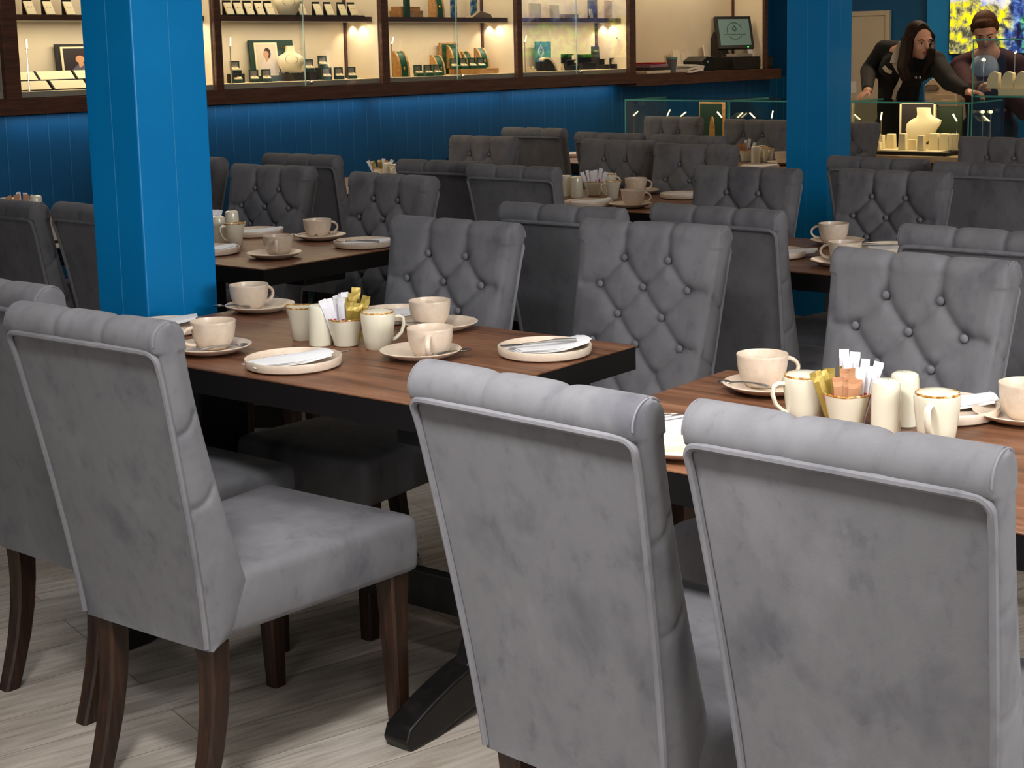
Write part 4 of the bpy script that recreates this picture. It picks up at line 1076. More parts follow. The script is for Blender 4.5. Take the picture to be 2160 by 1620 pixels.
for px, w, d_, h, m_, lab in ((1128, 0.13, 0.012, 0.10, PAPC, 'large cream leaflet at the left of the last upper shelf'), (1168, 0.11, 0.012, 0.09, PAPC, 'second cream leaflet on the last upper shelf'), (1248, 0.085, 0.012, 0.13, mat('navy_card', (38, 50, 92), 0.5), 'navy card on the upper shelf by the till'),
                              (1285, 0.14, 0.012, 0.13, mat('pinkish_paper', (222, 196, 172), 0.6), 'pale notice with rows of print on the upper shelf by the till'), (1200, 0.16, 0.05, 0.028, GREYI, 'low grey box in the middle of the last upper shelf')):
    o = tag(MB().box(-w/2, w/2, -d_/2, d_/2, 0, h).build('leaflet' if h > 0.05 else 'grey_box', m_, smooth=False), lab, 'card' if h > 0.05 else 'box'); o.location = (cabx(px, 6.66, 20), 6.66, ZS1)
    if px == 1285:
        mm = MB()
        for k in range(7): mm.box(-0.03, 0.02-0.006*(k % 3), -0.0075, -0.006, 0.02+0.013*k, 0.023+0.013*k)
        mm.build('rows_of_print', pl_, o, smooth=False)
tag(MB().prism([(-0.018, 0), (0.018, 0), (0.0, 0.065), (-0.030, 0.065)], 'y', -0.003, 0.003).build('price_tag', CREAML, smooth=False), 'slanted cream tag in front of the navy card', 'tag').location = (cabx(1248, 6.60, 25), 6.60, ZS1)
t = thing('figurine', 'small dark figurine at the very left edge behind the bay glass', 'figurine', (cabx(4, 6.64, 195), 6.64, PF))
MB().sphere((0, 0, 0.03), (0.032, 0.028, 0.032), 16, 10).sphere((-0.004, 0, 0.075), (0.022, 0.02, 0.022), 14, 10).build('body', mat('dark_bronze', (50, 42, 38), 0.4), t)
area('left_bay_light', (3.7, 6.62, ZT-0.06), 1.0, 0.08, 1.6, (0.95, 0.95, 1.0))

# ------------------------------------------------------------------ till counter
XC0, XC1 = 9.557, 11.74
t = thing('till_counter', 'brown laminate counter shelf right of the display cabinets, carrying the till', 'counter', (XC0, YF, 1.155), 0)
zc = onY(1500, 140, 6.5).z
MB().box(0, XC1-XC0, 0.0, YB-YF, 0.0, 0.088).build('worktop', BROWNFR, t, bev=0.002)
ZCt = 1.155+0.088
tag(MB().box(XC0, 11.46, YB, YB+0.015, ZCt, ZT).build('wall_till_back', CREAM, smooth=False), kind='structure')
xr = onY(1613, 60, 6.5).x
struct('trim_3', MB().box(xr, xr+0.05, YF, YB, ZCt, ZT), BROWNFR, smooth=False)
struct('trim_4', MB().box(xr-0.006, xr, YF+0.02, YB, ZCt, ZT), CREAM, smooth=False)
struct('trim_5', MB().box(xr-0.028, xr-0.006, YB-0.014, YB, ZCt, ZT), BROWNFR, smooth=False)
area('till_light', (10.4, YF+0.15, ZT-0.05), 1.5, 0.1, 6.0, (1, 0.84, 0.62))
YT = 6.62
def tx(px): return onY(px, 140, YT).x
t = thing('till_screen', 'black touch screen till showing a round logo', 'till', (onY(1552, 90, YT).x, YT+0.05, ZCt+0.11))
tilt = Matrix.Rotation(math.radians(-20), 4, 'X') @ Matrix.Rotation(math.radians(-3), 4, 'Y')
W2, H2 = 0.165, 0.275
TT = Matrix.Translation(Vector((0, -0.06, 0.06))) @ Matrix.Rotation(math.radians(-32), 4, 'Z') @ Matrix.Rotation(math.radians(-16), 4, 'X')
MB().box(-W2, W2, 0.0, 0.03, 0, H2, TT).build('bezel', BLACKP, t, bev=0.004)
SCR = mat('screen_grey_green', (92, 112, 104), 0.2, emit=(92, 112, 104), estr=0.35)
MB().box(-W2+0.025, W2-0.025, -0.0015, 0.0, 0.03, H2-0.025, TT).build('display', SCR, t, smooth=False)
LG = mat('logo_dark', (52, 68, 54), 0.4)
def tp(pts): return [TT @ Vector(p) for p in pts]
lg = MB(); cz = 0.15
lg.tube(tp([(0.07*math.cos(a), -0.003, cz+0.07*math.sin(a)) for a in [math.radians(k) for k in range(20, 201, 10)]]), 0.0025, 6)
lg.tube(tp([(0.07*math.cos(a), -0.003, cz+0.07*math.sin(a)) for a in [math.radians(k) for k in range(220, 331, 10)]]), 0.0025, 6)
lg.tube(tp([(-0.02, -0.003, cz+0.02), (0, -0.003, cz+0.045), (0.018, -0.003, cz+0.015), (0, -0.003, cz-0.002), (-0.02, -0.003, cz+0.02)]), 0.005, 6)
for k in range(12): lg.add(tp([(-0.10+0.017*k, -0.003, cz-0.034), (-0.090+0.017*k, -0.003, cz-0.034), (-0.090+0.017*k, -0.003, cz-0.026), (-0.10+0.017*k, -0.003, cz-0.026)]), [(0, 1, 2, 3)])
lg.build('logo', LG, t, smooth=False)
MB().box(0.10, 0.112, -0.002, 0.0, 0.010, 0.018, TT).build('green_indicator', mat('green_led', (40, 200, 60), 0.4, emit=(40, 220, 60), estr=3), t, smooth=False)
MB().prism([(0.03, -0.0), (0.13, 0.0), (0.13, 0.14), (0.10, 0.20), (0.08, 0.12)], 'x', -0.10, 0.04).build('stand', mat('dark_grey_plastic', (44, 40, 36), 0.5), t, smooth=False)
def bxthing(name, lab, cat, px, y, w, d_, h, m_, z=None, rz=0.0, bev=0.003, group=None):
    o = tag(MB().box(-w/2, w/2, -d_/2, d_/2, 0, h).build(name, m_, bev=bev, smooth=False), lab, cat, group)
    o.location = (onY(px, 140, y).x, y, ZCt if z is None else z); o.rotation_euler = (0, 0, rz); return o
t = thing('cash_drawer', 'black cash drawer with a lock under the touch screen', 'cash drawer', (onY(1568, 140, 6.64).x, 6.64, ZCt))
MB().box(-0.33, 0.33, -0.10, 0.14, 0, 0.105).build('case', BLACKP, t, bev=0.004)
MB().box(0.0, 0.32, -0.104, -0.10, 0.02, 0.088).build('drawer_front', mat('black_satin', (22, 20, 18), 0.3), t, bev=0.002)
MB().sphere((0.17, -0.105, 0.055), 0.010, 12, 8).build('lock', CHROME, t)
t = thing('receipt_printer', 'black receipt printer with sloped top left of the cash drawer', 'printer', (onY(1478, 140, 6.62).x, 6.62, ZCt))
MB().prism([(-0.11, 0), (0.10, 0), (0.10, 0.105), (-0.02, 0.115), (-0.11, 0.08)], 'y', -0.08, 0.10).build('case', BLACKP, t, bev=0.004)
MB().sphere((-0.03, -0.083, 0.07), 0.012, 12, 8).build('feed_button', mat('grey_button', (120, 120, 120)), t)
t = thing('tumbler', 'grey tapered tumbler with a teal rim at the front of the till counter', 'cup', (onY(1417, 148, 6.53).x, 6.53, ZCt))
MB().lathe([(0.0005, 0), (0.030, 0), (0.042, 0.105), (0.038, 0.105), (0.027, 0.006), (0.0005, 0.005)], 28).build('body', mat('slate_plastic', (98, 96, 100), 0.5), t)
MB().lathe([(0.036, 0.104), (0.0435, 0.104), (0.0435, 0.118), (0.036, 0.118)], 28).build('rim', mat('teal_plastic', (96, 150, 128), 0.5), t)
for k, (w, h, m_, lab) in enumerate(((0.30, 0.022, PAPC, 'bottom pale booklet of the pile at the left of the till counter'), (0.26, 0.022, mat('dark_book', (52, 44, 40), 0.6), 'dark notebook in the pile left of the grey tumbler'), (0.27, 0.024, mat('mauve_book', (150, 110, 124), 0.6), 'mauve book in the pile left of the grey tumbler'), (0.22, 0.014, mat('red_book', (160, 24, 34), 0.6), 'red book on top of the pile left of the grey tumbler'))):
    bxthing('book', lab, 'book', 1372, 6.60, w, 0.16, h, m_, ZCt+[0, 0.022, 0.044, 0.068][k], 0.06*k-0.05)
o = MB(); RR = []
for k in range(3):
    z0 = 0.018*k
    o.loft([[(x_, y_, z0+zz+0.006*math.sin(20*x_+k)) for (y_, zz) in ((-0.07, 0), (0.07, 0), (0.07, 0.016), (-0.07, 0.016))] for x_ in [(-0.11+0.022*j+0.006*k) for j in range(11)]])
o = tag(o.build('folded_cloth', mat('white_cloth', (222, 214, 200), 0.9), angle=50), 'pile of folded white cloths between the tumbler and the receipt printer', 'cloth'); o.location = (onY(1452, 150, 6.55).x, 6.55, ZCt); 
rn = random.Random(4)
for k, (px, w, h, lab) in enumerate(((1432, 0.10, 0.17, 'white slip standing behind the grey tumbler'), (1448, 0.09, 0.15, 'white slip standing left of the receipt printer'), (1462, 0.10, 0.16, 'crumpled white slip behind the folded cloths'), (1500, 0.12, 0.20, 'white papers leaning behind the receipt printer'))):
    o = tag(MB().box(-w/2, w/2, -0.004, 0.004, 0, h).build('paper_slip', PAPC, smooth=False), lab, 'paper'); o.location = (onY(px, 110, 6.70).x, 6.70+0.01*k, ZCt); o.rotation_euler = (-0.15, 0.06*(k-1), 0.1*k)
t = thing('printed_leaflet', 'white leaflet with a dark picture leaning at the right end of the till counter', 'leaflet', (onY(1596, 130, 6.60).x, 6.60, ZCt+0.105)); t.rotation_euler = (-0.3, 0, 0)
MB().box(-0.13, 0.10, 0, 0.003, 0, 0.10).build('sheet', PAPER, t, smooth=False); MB().box(0.0, 0.05, -0.001, 0, 0.01, 0.085).build('picture', mat('print_brown', (74, 40, 26), 0.5), t, smooth=False)
bxthing('document_tray', 'grey document tray on top of the cash drawer', 'tray', 1560, 6.58, 0.26, 0.10, 0.025, GREYI, ZCt+0.105)

# ------------------------------------------------------------------ glass counters
XG0, XG1 = 8.80, 9.32; ZD = 0.765; ZG = 1.085
def showcase(y0, y1, ztop, lab, shelf=None):
    t = thing('glass_showcase', lab, 'display case', (XG0, (y0+y1)/2, 0), 0, 'glass topped counters'); h = (y1-y0)/2; D = XG1-XG0
    MB().box(0.01, D-0.01, -h+0.005, h-0.005, 0.0, ZD-0.035).build('base_cabinet', BROWNFR, t, smooth=False)
    MB().box(0, D, -h, h, ZD-0.035, ZD).build('deck', wood('pale_oak_deck', [(0.3, (150, 118, 80)), (0.5, (186, 152, 108)), (0.6, (196, 164, 120)), (0.7, (206, 176, 132))], (8, 2, 8), 3, 0.5, rand=False), t, smooth=False)
    e = 0.006
    MB().box(0, e, -h, h, ZD, ztop).box(D-e, D, -h, h, ZD, ztop).box(e, D-e, -h, -h+e, ZD, ztop).box(e, D-e, h-e, h, ZD, ztop).build('glass_sides', GLASSC, t, smooth=False)
    MB().box(0, D, -h, h, ztop, ztop+0.008).build('glass_top', GLASSC, t, smooth=False)
    ed = MB()
    ed.box(-0.001, 0.0, -h, h, ztop-0.001, ztop+0.008).box(-0.001, D, -h-0.001, -h, ztop-0.001, ztop+0.008).box(-0.001, D, h, h+0.001, ztop-0.001, ztop+0.008)
    for yy in (-h, h-0.004): ed.box(-0.0015, 0.004, yy-0.001, yy+0.005, ZD, ztop)
    ed.build('glass_edge', mat('teal_glass_edge_', (96, 178, 160), 0.15, spec=0.8), t, smooth=False)
    if shelf:
        MB().box(0.05, D-0.02, -h+0.05, h, shelf-0.008, shelf).build('glass_shelf', GLASSC, t, smooth=False)
        MB().box(0.048, 0.05, -h+0.05, h, shelf-0.009, shelf+0.001).build('shelf_edge', mat('teal_glass_edge_', (96, 178, 160)), t, smooth=False)
    area('showcase_light', (XG0+0.26, (y0+y1)/2, ztop-0.01), 0.3, (y1-y0)*0.8, 0.9 if y0 > 4.4 else 2.0, (1, 0.84, 0.55))
    return t
ya = onX(1318, 210, XG0).y; yb = onX(1537, 213, XG0).y; ycn = onX(2044, 222, XG0).y
showcase(yb+0.004, ya, ZG, 'low glass counter in front of the blue wall with a green panel inside')
showcase(4.42, yb-0.004, ZG, 'low glass counter just left of the far pillar')
showcase(ycn, 4.412, ZG, 'low glass counter right of the far pillar, full of cream jewellery blocks')
yd1 = onX(2053, 84, XG0).y
showcase(2.35, yd1, 1.452, 'tall glass case at the right edge with a shelf of ring stands', 1.13)
XI = 9.05
def gy(px, py=280, X=XI): return onX(px, py, X).y
def wand2(px, a, z, lab, X=XI, key='c'):
    o = put('wandy%.2f' % a, lambda: make_wand(0.055, a), (X, gy(px, 260, X), ZD), -PI/2, lab, 'slim display lights in the glass counters'); return o
for px, a in ((1337, 0.85), (1408, 0.45), (1436, 0.9), (1523, -0.75), (1557, 0.8), (1593, -0.85), (1628, 0.2)):
    wand2(px, a, 0, 'slim chrome light inside the low glass counters left of the far pillar')
for px, a in ((1815, -0.85), (1858, 0.15), (2019, -0.55)):
    wand2(px, a, 0, 'slim chrome light inside the glass counter right of the far pillar')
t = thing('display_card', 'dark green panel with a wooden frame inside the low glass counter', 'card', (9.12, gy(1501, 250, 9.12), ZD), -PI/2)
MB().box(-0.10, 0.10, 0, 0.015, 0, 0.30).build('frame', OAK, t, smooth=False); MB().box(-0.092, 0.082, -0.002, 0, 0, 0.29).build('panel', DKGREEN, t, smooth=False)
t = thing('oak_leaf_stand', 'slim upright oak oval stand before the dark green panel', 'display stand', (9.0, gy(1502, 280, 9.0), ZD), -PI/2)
MB().prism([(0.018*math.cos(2*PI*k/24), 0.10+0.11*math.sin(2*PI*k/24)) for k in range(24)], 'y', -0.006, 0.006).build('oval', OAK, t); MB().box(-0.03, 0.03, -0.02, 0.02, 0, 0.01).build('base', OAK, t, smooth=False)
for px, lab in ((1518, 'small pale green box before the dark green panel'), (1656, 'small cream box touching the left side of the far pillar')):
    o = tag(MB().box(-0.02, 0.02, -0.03, 0.03, 0, 0.07).build('trinket_box', mat('pale_green', (140, 200, 120), 0.5) if px == 1518 else CREAML, bev=0.003), lab, 'box'); o.location = (8.98, gy(px, 280, 8.98), ZD)
o = tag(MB().box(-0.03, 0.03, -0.06, 0.06, 0, 0.02).sphere((0, 0, 0.03), (0.02, 0.03, 0.014), 12, 8).build('ring_cushion', CREAML), 'cream ring cushion at the left of the low glass counter', 'cushion'); o.location = (9.0, gy(1352, 285, 9.0), ZD)
t = thing('picture_frame', 'thin pale frame with a dark picture behind the large bust', 'picture', (9.22, gy(1935, 262, 9.22), ZD), -PI/2)
MB().box(-0.115, 0.115, 0, 0.012, 0.05, 0.30).build('picture', mat('print_dark', (44, 34, 34)), t, smooth=False)
MB().box(-0.12, -0.108, -0.004, 0.014, 0, 0.31).box(0.108, 0.12, -0.004, 0.014, 0, 0.31).box(-0.12, 0.12, -0.004, 0.014, 0.298, 0.31).build('frame', CREAML, t, smooth=False)
t = thing('display_card', 'dark green framed panel right of the large bust', 'card', (9.24, gy(2000, 265, 9.24), ZD), -PI/2)
MB().box(-0.075, 0.09, 0, 0.012, 0, 0.285).build('panel', mat('dark_olive', (24, 40, 22), 0.5), t, smooth=False)
t = thing('necklace_bust', 'large cream necklace bust tilted to the right inside the glass counter', 'bust', (9.10, gy(1942, 300, 9.10), ZD+0.05), -PI/2)
R = []
for z, rx, ry, xo in ((0.0, 0.045, 0.03, -0.02), (0.04, 0.075, 0.04, -0.01), (0.09, 0.10, 0.042, 0.0), (0.13, 0.112, 0.036, 0.018), (0.155, 0.10, 0.03, 0.035), (0.17, 0.06, 0.028, 0.03), (0.19, 0.045, 0.027, 0.02), (0.23, 0.045, 0.026, 0.015)):
    R.append([(xo+rx*math.cos(2*PI*j/28), ry*math.sin(2*PI*j/28), z) for j in range(28)])
MB().loft(R).build('torso', CREAML, t, angle=60); MB().box(-0.05, 0.05, -0.03, 0.03, -0.05, 0.002).build('foot', CREAML, t, smooth=False)
t = thing('display_step', 'long black tray edged in cream carrying the cream blocks', 'tray', (9.02, (gy(1845, 320)+gy(2022, 320))/2, ZD), -PI/2); hw = (gy(1845, 320)-gy(2022, 320))/2
MB().box(-hw, hw, -0.16, 0.14, 0, 0.022).build('body', BLACKM, t, smooth=False); MB().box(-hw, hw*0.85, -0.163, 0.13, 0.022, 0.028).build('lining', CREAML, t, smooth=False)
for k, (px, h, w, X, nm) in enumerate(((1850, 0.045, 0.06, 8.92, 'low cream cushion at the left front corner of the black tray'), (1858, 0.085, 0.05, 9.0, 'leftmost upright cream block, beside the display light'), (1880, 0.09, 0.06, 9.04, 'cream block second from the left on the black tray'),
          (1905, 0.10, 0.05, 8.94, 'tapered cream block in front of the picture frame'), (1925, 0.06, 0.07, 9.0, 'low grey-cream block before the bust'), (1944, 0.09, 0.045, 8.93, 'tapered cream block before the bust, front row'), (1971, 0.10, 0.065, 9.02, 'square cream block just right of the bust'),
          (1993, 0.10, 0.065, 9.02, 'second square cream block right of the bust'), (2008, 0.10, 0.03, 9.02, 'narrow cream block near the right end of the tray'), (2017, 0.10, 0.03, 9.02, 'last narrow cream block at the right end of the tray'))):
    o = tag(MB().prism([(-w/2, 0), (w/2, 0), (w/2*0.82, h), (-w/2*0.82, h)], 'x', -0.02, 0.02).build('jewellery_block', CREAML, bev=0.003, smooth=False), nm, 'display block')
    o.location = (X, gy(px, 300, X), ZD+0.028)
# tall case contents
o = tag(MB().box(-0.16, 0.10, -0.30, 0.26, 0, 0.04).build('cream_plinth', CREAML, bev=0.002, smooth=False), 'long cream plinth on the shelf of the tall glass case', 'plinth'); o.location = (9.05, 3.22, 1.13)
for px, lab in ((2100, 'leftmost'), (2130, 'second'), (2158, 'right-hand')):
    o = MB()
    o.loft([[(-0.05, y_, z_) for (y_, z_) in ((-0.035, 0), (0.035, 0), (0.035, 0.05), (0.02, 0.085), (0.0, 0.10), (-0.02, 0.095), (-0.035, 0.09))], [(0.0, y_, z_) for (y_, z_) in ((-0.035, 0), (0.035, 0), (0.035, 0.05), (0.02, 0.085), (0.0, 0.10), (-0.02, 0.095), (-0.035, 0.09))]])
    o = tag(o.build('ring_stand', CREAML, bev=0.003, smooth=False), lab+' cream ring stand on the plinth of the tall glass case', 'ring stand'); o.location = (8.97, onX(px, 180, 8.97).y, 1.17)
for px, py in ((2074, 125), (2142, 125)):
    pass
o = put('tallwand', lambda: make_wand(0.02, 0.6), (9.1, gy(2140, 150, 9.1), 1.17), -PI/2, 'slim light pole standing on the plinth of the tall glass case', 'slim display lights in the glass counters')
o = put('wandy-0.85', lambda: make_wand(0.055, -0.85), (9.1, gy(2088, 250, 9.1), ZD), -PI/2, 'slim light with a slanted head in the lower part of the tall glass case', 'slim display lights in the glass counters')
for px, py, z in ((2075, 126, 1.38), (2073, 236, 1.02), (2090, 236, 1.02)):
    p = onX(px, py, 9.2)
    o = MB().tube([(0.004, 0, 0), (0.004, 0, ((1.13 if z > 1.2 else ZD)-p.z))], 0.003, 6).build('spot_lamp', CHROME)
    MB().sphere((0, 0, 0), (0.013, 0.013, 0.010), 12, 8).build('lit_head', LEDM, o)
    o = tag(o, 'tiny lit spot lamp at the back of the tall glass case', 'lamp', 'tiny spot lamps in the tall glass case'); o.location = p
# ------------------------------------------------------------------ screen on the back wall
TVm = mat('garden_screen', (20, 20, 20), 0.3)
def _tv():
    m = TVm; N, L, b = nodes(m)
    v = coords(m, 'Object')
    sep = N.new('ShaderNodeSeparateXYZ'); L.new(v, sep.inputs[0])
    f1 = noise(m, v, 7, 4, 0.6); f2 = noise(m, v, 15, 5, 0.62, 0.4); f3 = noise(m, v, 4.5, 3, 0.6)
    flowers = ramp(m, f2, [(0.40, (70, 74, 52)), (0.47, (150, 148, 110)), (0.53, (210, 206, 40)), (0.62, (252, 246, 20))])
    sea = ramp(m, f2, [(0.38, (14, 18, 50)), (0.48, (40, 62, 130)), (0.56, (70, 110, 180)), (0.68, (150, 190, 220))])
    sky = ramp(m, f1, [(0.35, (110, 130, 210)), (0.48, (190, 200, 225)), (0.55, (235, 232, 215)), (0.7, (200, 225, 200))])
    green = ramp(m, f2, [(0.40, (10, 24, 8)), (0.48, (30, 130, 10)), (0.56, (100, 220, 20)), (0.7, (150, 240, 60))])
    def sm(sock, a, b_):
        r = N.new('ShaderNodeMapRange'); r.inputs['From Min'].default_value = a; r.inputs['From Max'].default_value = b_; L.new(sock, r.inputs['Value']); return r.outputs[0]
    def add(a, b_, op='ADD'):
        x_ = N.new('ShaderNodeMath'); x_.operation = op
        for s_, q in ((0, a), (1, b_)):
            if isinstance(q, float): x_.inputs[s_].default_value = q
            else: L.new(q, x_.inputs[s_])
        return x_.outputs[0]
    # object y runs to the picture's left (+y), z up; origin at the screen's lower left corner in the picture
    y = sep.outputs['Y']; z = sep.outputs['Z']
    wob = add(f3, -0.5); wob = add(wob, 0.5, 'MULTIPLY')
    right = sm(add(y, wob), -0.42, -0.50)
    c = mixc(m, flowers, sea, right)
    low = sm(add(z, wob), 0.30, 0.22)
    gm = add(sm(add(y, wob), -0.60, -0.66), low, 'MULTIPLY')
    c = mixc(m, c, green, gm)
    top = sm(add(z, add(wob, -0.0)), 0.40, 0.44)
    c = mixc(m, c, sky, top)
    setc(m, c); L.new(c, b.inputs['Emission Color']); b.inputs['Emission Strength'].default_value = 0.85
_tv()
pB = onX(2003, 113, 11.95)
t = thing('wall_screen', 'large wall screen showing yellow flowers, green plants and blue water', 'screen', (11.95, pB.y, pB.z))
MB().box(-0.012, 0.0, -1.6, 0.0, 0.0, 0.92).build('display', TVm, t, smooth=False)
MB().box(0.0, 0.05, -1.61, 0.012, -0.012, 0.94).build('casing', BLACKP, t, bev=0.003)
MB().box(0.05, 0.26, -1.0, -0.6, 0.3, 0.6).build('bracket', BLACKP, t, smooth=False)
# cream box unit behind the woman
q = onX(1950, 172, 10.9); q2 = onX(2018, 190, 10.9)
wb_ = q.y-q2.y; zt_ = onX(1985, 166, 10.9).z; zr_ = onX(2018, 192, 10.9).z
t = thing('ticket_machine', 'cream cabinet with a sloping top right corner, oval badge and black slot', 'machine', (10.9, q.y, 0), -PI/2)
ol = [(0, 0), (wb_, 0), (wb_, zr_), (wb_*0.50, zt_), (wb_*0.22, zt_), (0, zt_-0.05)]
MB().prism(ol, 'y', 0.0, 0.35).build('case', mat('beige_plastic', (176, 156, 128), 0.5), t, bev=0.006)
MB().box(wb_*0.25, wb_*0.97, -0.004, 0.0, zt_-0.50, zt_-0.115).build('front_panel', mat('beige_panel', (166, 146, 118), 0.5), t, bev=0.002)
bd = MB()
for zz in (zt_-0.065, zt_-0.245):
    pts = [(wb_*0.12, zz), (wb_*0.38, zz)]
    bd.tube([(wb_*0.11+0.018*math.cos(a)*(1) , -0.005, zz+0.018*math.sin(a)) for a in [math.radians(k) for k in range(90, 271, 20)]]+[(wb_*0.36+0.018*math.cos(a), -0.005, zz+0.018*math.sin(a)) for a in [math.radians(k) for k in range(-90, 91, 20)]]+[(wb_*0.11, -0.005, zz+0.018)], 0.003, 6)
bd.build('badge_outline', mat('badge_brown', (84, 66, 50), 0.5), t)
lb = MB()
for k in range(6): lb.box(wb_*0.11+0.016*k, wb_*0.11+0.010+0.016*k, -0.006, -0.002, zt_-0.071, zt_-0.059)
lb.build('badge_lettering', mat('badge_grey', (120, 108, 96), 0.5), t, smooth=False)
MB().box(wb_*0.30, wb_*0.45, -0.008, 0.0, zt_-0.205, zt_-0.192).build('slot', BLACKP, t, smooth=False)
o = MB(); o.tube([(0, 0.09, 0.06), (0, 0.02, 0.012), (0, -0.05, 0.0), (0, -0.09, 0.02)], [0.02, 0.03, 0.028, 0.01], 10)
p = onX(2012, 158, 11.45)
t = tag(o.build('green_bag', mat('green_fabric', (20, 120, 30), 0.6)), 'bright green bag on the stand between the two people', 'bag'); t.location = (11.45, p.y, p.z)
o = tag(MB().box(-0.12, 0.12, -0.2, 0.2, 0, p.z-0.032).build('low_stand', BLUEWALL, smooth=False), 'blue stand carrying the green bag between the two people', 'stand'); o.location = (11.45, p.y, 0)
# ------------------------------------------------------------------ people
import bmesh
def blobs(items, name, m_, parent, voxel=0.007, smooth_it=6):
    """items: ('c', p0, r0, p1, r1) tapered capsule or ('e', centre, (rx, ry, rz), 3x3 frame or None); merged into one continuous skin"""
    mb = MB()
    for it in items:
        if it[0] == 'c':
            _, p0, r0, p1, r1 = it; p0, p1 = Vector(p0), Vector(p1)
            n = max(4, int((p1-p0).length/(min(r0, r1)*0.5)))
            n = min(n, 40)
            pts = [p0.lerp(p1, k/float(n)) for k in range(n+1)]
            mb.tube(pts, [r0+(r1-r0)*k/float(n) for k in range(n+1)], 14)
            mb.sphere(p0, r0, 14, 10); mb.sphere(p1, r1, 14, 10)
        else:
            _, c_, r_, fr = it
            k = len(mb.v); mb.sphere((0, 0, 0), r_, 20, 14)
            for i in range(k, len(mb.v)):
                q = Vector(mb.v[i])
                if fr is not None: q = fr @ q
                mb.v[i] = tuple(q+Vector(c_))
    o = mb.build(name, m_, parent)
    r = o.modifiers.new('remesh', 'REMESH'); r.mode = 'VOXEL'; r.voxel_size = voxel; r.use_smooth_shade = True
    s = o.modifiers.new('smooth', 'SMOOTH'); s.factor = 0.5; s.iterations = smooth_it
    return o
def frame_of(f, up=(0, 0, 1)):
    f = Vector(f).normalized(); s = f.cross(Vector(up)).normalized(); u = s.cross(f).normalized()
    return Matrix((s, f, u)).transposed(), s, f, u     # columns: side(right), forward, up
SKIN = mat('skin', (218, 162, 132), 0.5); SKIN.node_tree.nodes['Principled BSDF'].inputs['Subsurface Weight'].default_value = 0.08
def hair_mat(name, a, b_, c_):
    m = mat(name, b_, 0.7, spec=0.2); v = coords(m, 'Object', (30, 30, 3)); setc(m, ramp(m, noise(m, v, 4, 4), [(0.35, a), (0.5, b_), (0.58, b_), (0.7, c_)])); return m
def head_items(c_, F, k=1.0):
    M3, s, f, u = F
    def P(a, b_, d): return c_ + (s*a + f*b_ + u*d)*k
    return [('e', P(0, -0.012, 0.025), (0.073*k, 0.092*k, 0.088*k), M3), ('e', P(0, 0.018, -0.025), (0.062*k, 0.070*k, 0.082*k), M3), ('e', P(0, 0.045, -0.082), (0.030*k, 0.030*k, 0.024*k), M3),
            ('c', P(0, 0.085, 0.008), 0.009*k, P(0, 0.104, -0.026), 0.012*k), ('e', P(0.036, 0.060, -0.030), (0.022*k, 0.018*k, 0.020*k), M3), ('e', P(-0.036, 0.060, -0.030), (0.022*k, 0.018*k, 0.020*k), M3),
            ('e', P(0, 0.068, 0.022), (0.050*k, 0.020*k, 0.012*k), M3), ('e', P(0, 0.078, -0.056), (0.020*k, 0.012*k, 0.010*k), M3),
            ('e', P(0.074, -0.01, -0.005), (0.008*k, 0.016*k, 0.026*k), M3), ('e', P(-0.074, -0.01, -0.005), (0.008*k, 0.016*k, 0.026*k), M3)], P
def face_parts(P, F, parent, k=1.0, lips=(170, 84, 78), brow=None):
    M3, s, f, u = F
    ew = mat('eye_white', (225, 220, 214), 0.3); ei = mat('eye_iris', (44, 28, 20), 0.2)
    for sg in (-1, 1):
        a = MB(); a.sphere((0, 0, 0), (0.0135, 0.009, 0.0065)); a.v = [tuple(P(sg*0.031, 0.078, 0.0) + M3 @ Vector(q)) for q in a.v]
        e = a.build('eye', ew, parent)
        a = MB(); a.sphere((0, 0, 0), (0.0062, 0.004, 0.0062)); a.v = [tuple(P(sg*0.031, 0.0855, 0.0) + M3 @ Vector(q)) for q in a.v]; a.build('iris', ei, e)
        MB().tube([P(sg*0.016, 0.089, 0.017), P(sg*0.032, 0.087, 0.022), P(sg*0.048, 0.074, 0.017)], [0.003, 0.0034, 0.002], 8).build('eyebrow', brow or ei, parent)
        MB().tube([P(sg*0.019, 0.086, 0.004), P(sg*0.032, 0.0885, 0.0085), P(sg*0.045, 0.080, 0.003)], 0.0018, 6).build('eyelash', ei, parent)
    a = MB(); a.tube([P(-0.021, 0.080, -0.055), P(-0.008, 0.0925, -0.052), P(0.0, 0.0935, -0.053), P(0.008, 0.0925, -0.052), P(0.021, 0.080, -0.055)], [0.002, 0.0045, 0.004, 0.0045, 0.002], 8)
    a.tube([P(-0.019, 0.080, -0.058), P(0.0, 0.0925, -0.0625), P(0.019, 0.080, -0.058)], [0.002, 0.0052, 0.002], 8); a.build('lips', mat('lips_%d' % lips[0], lips, 0.4), parent)
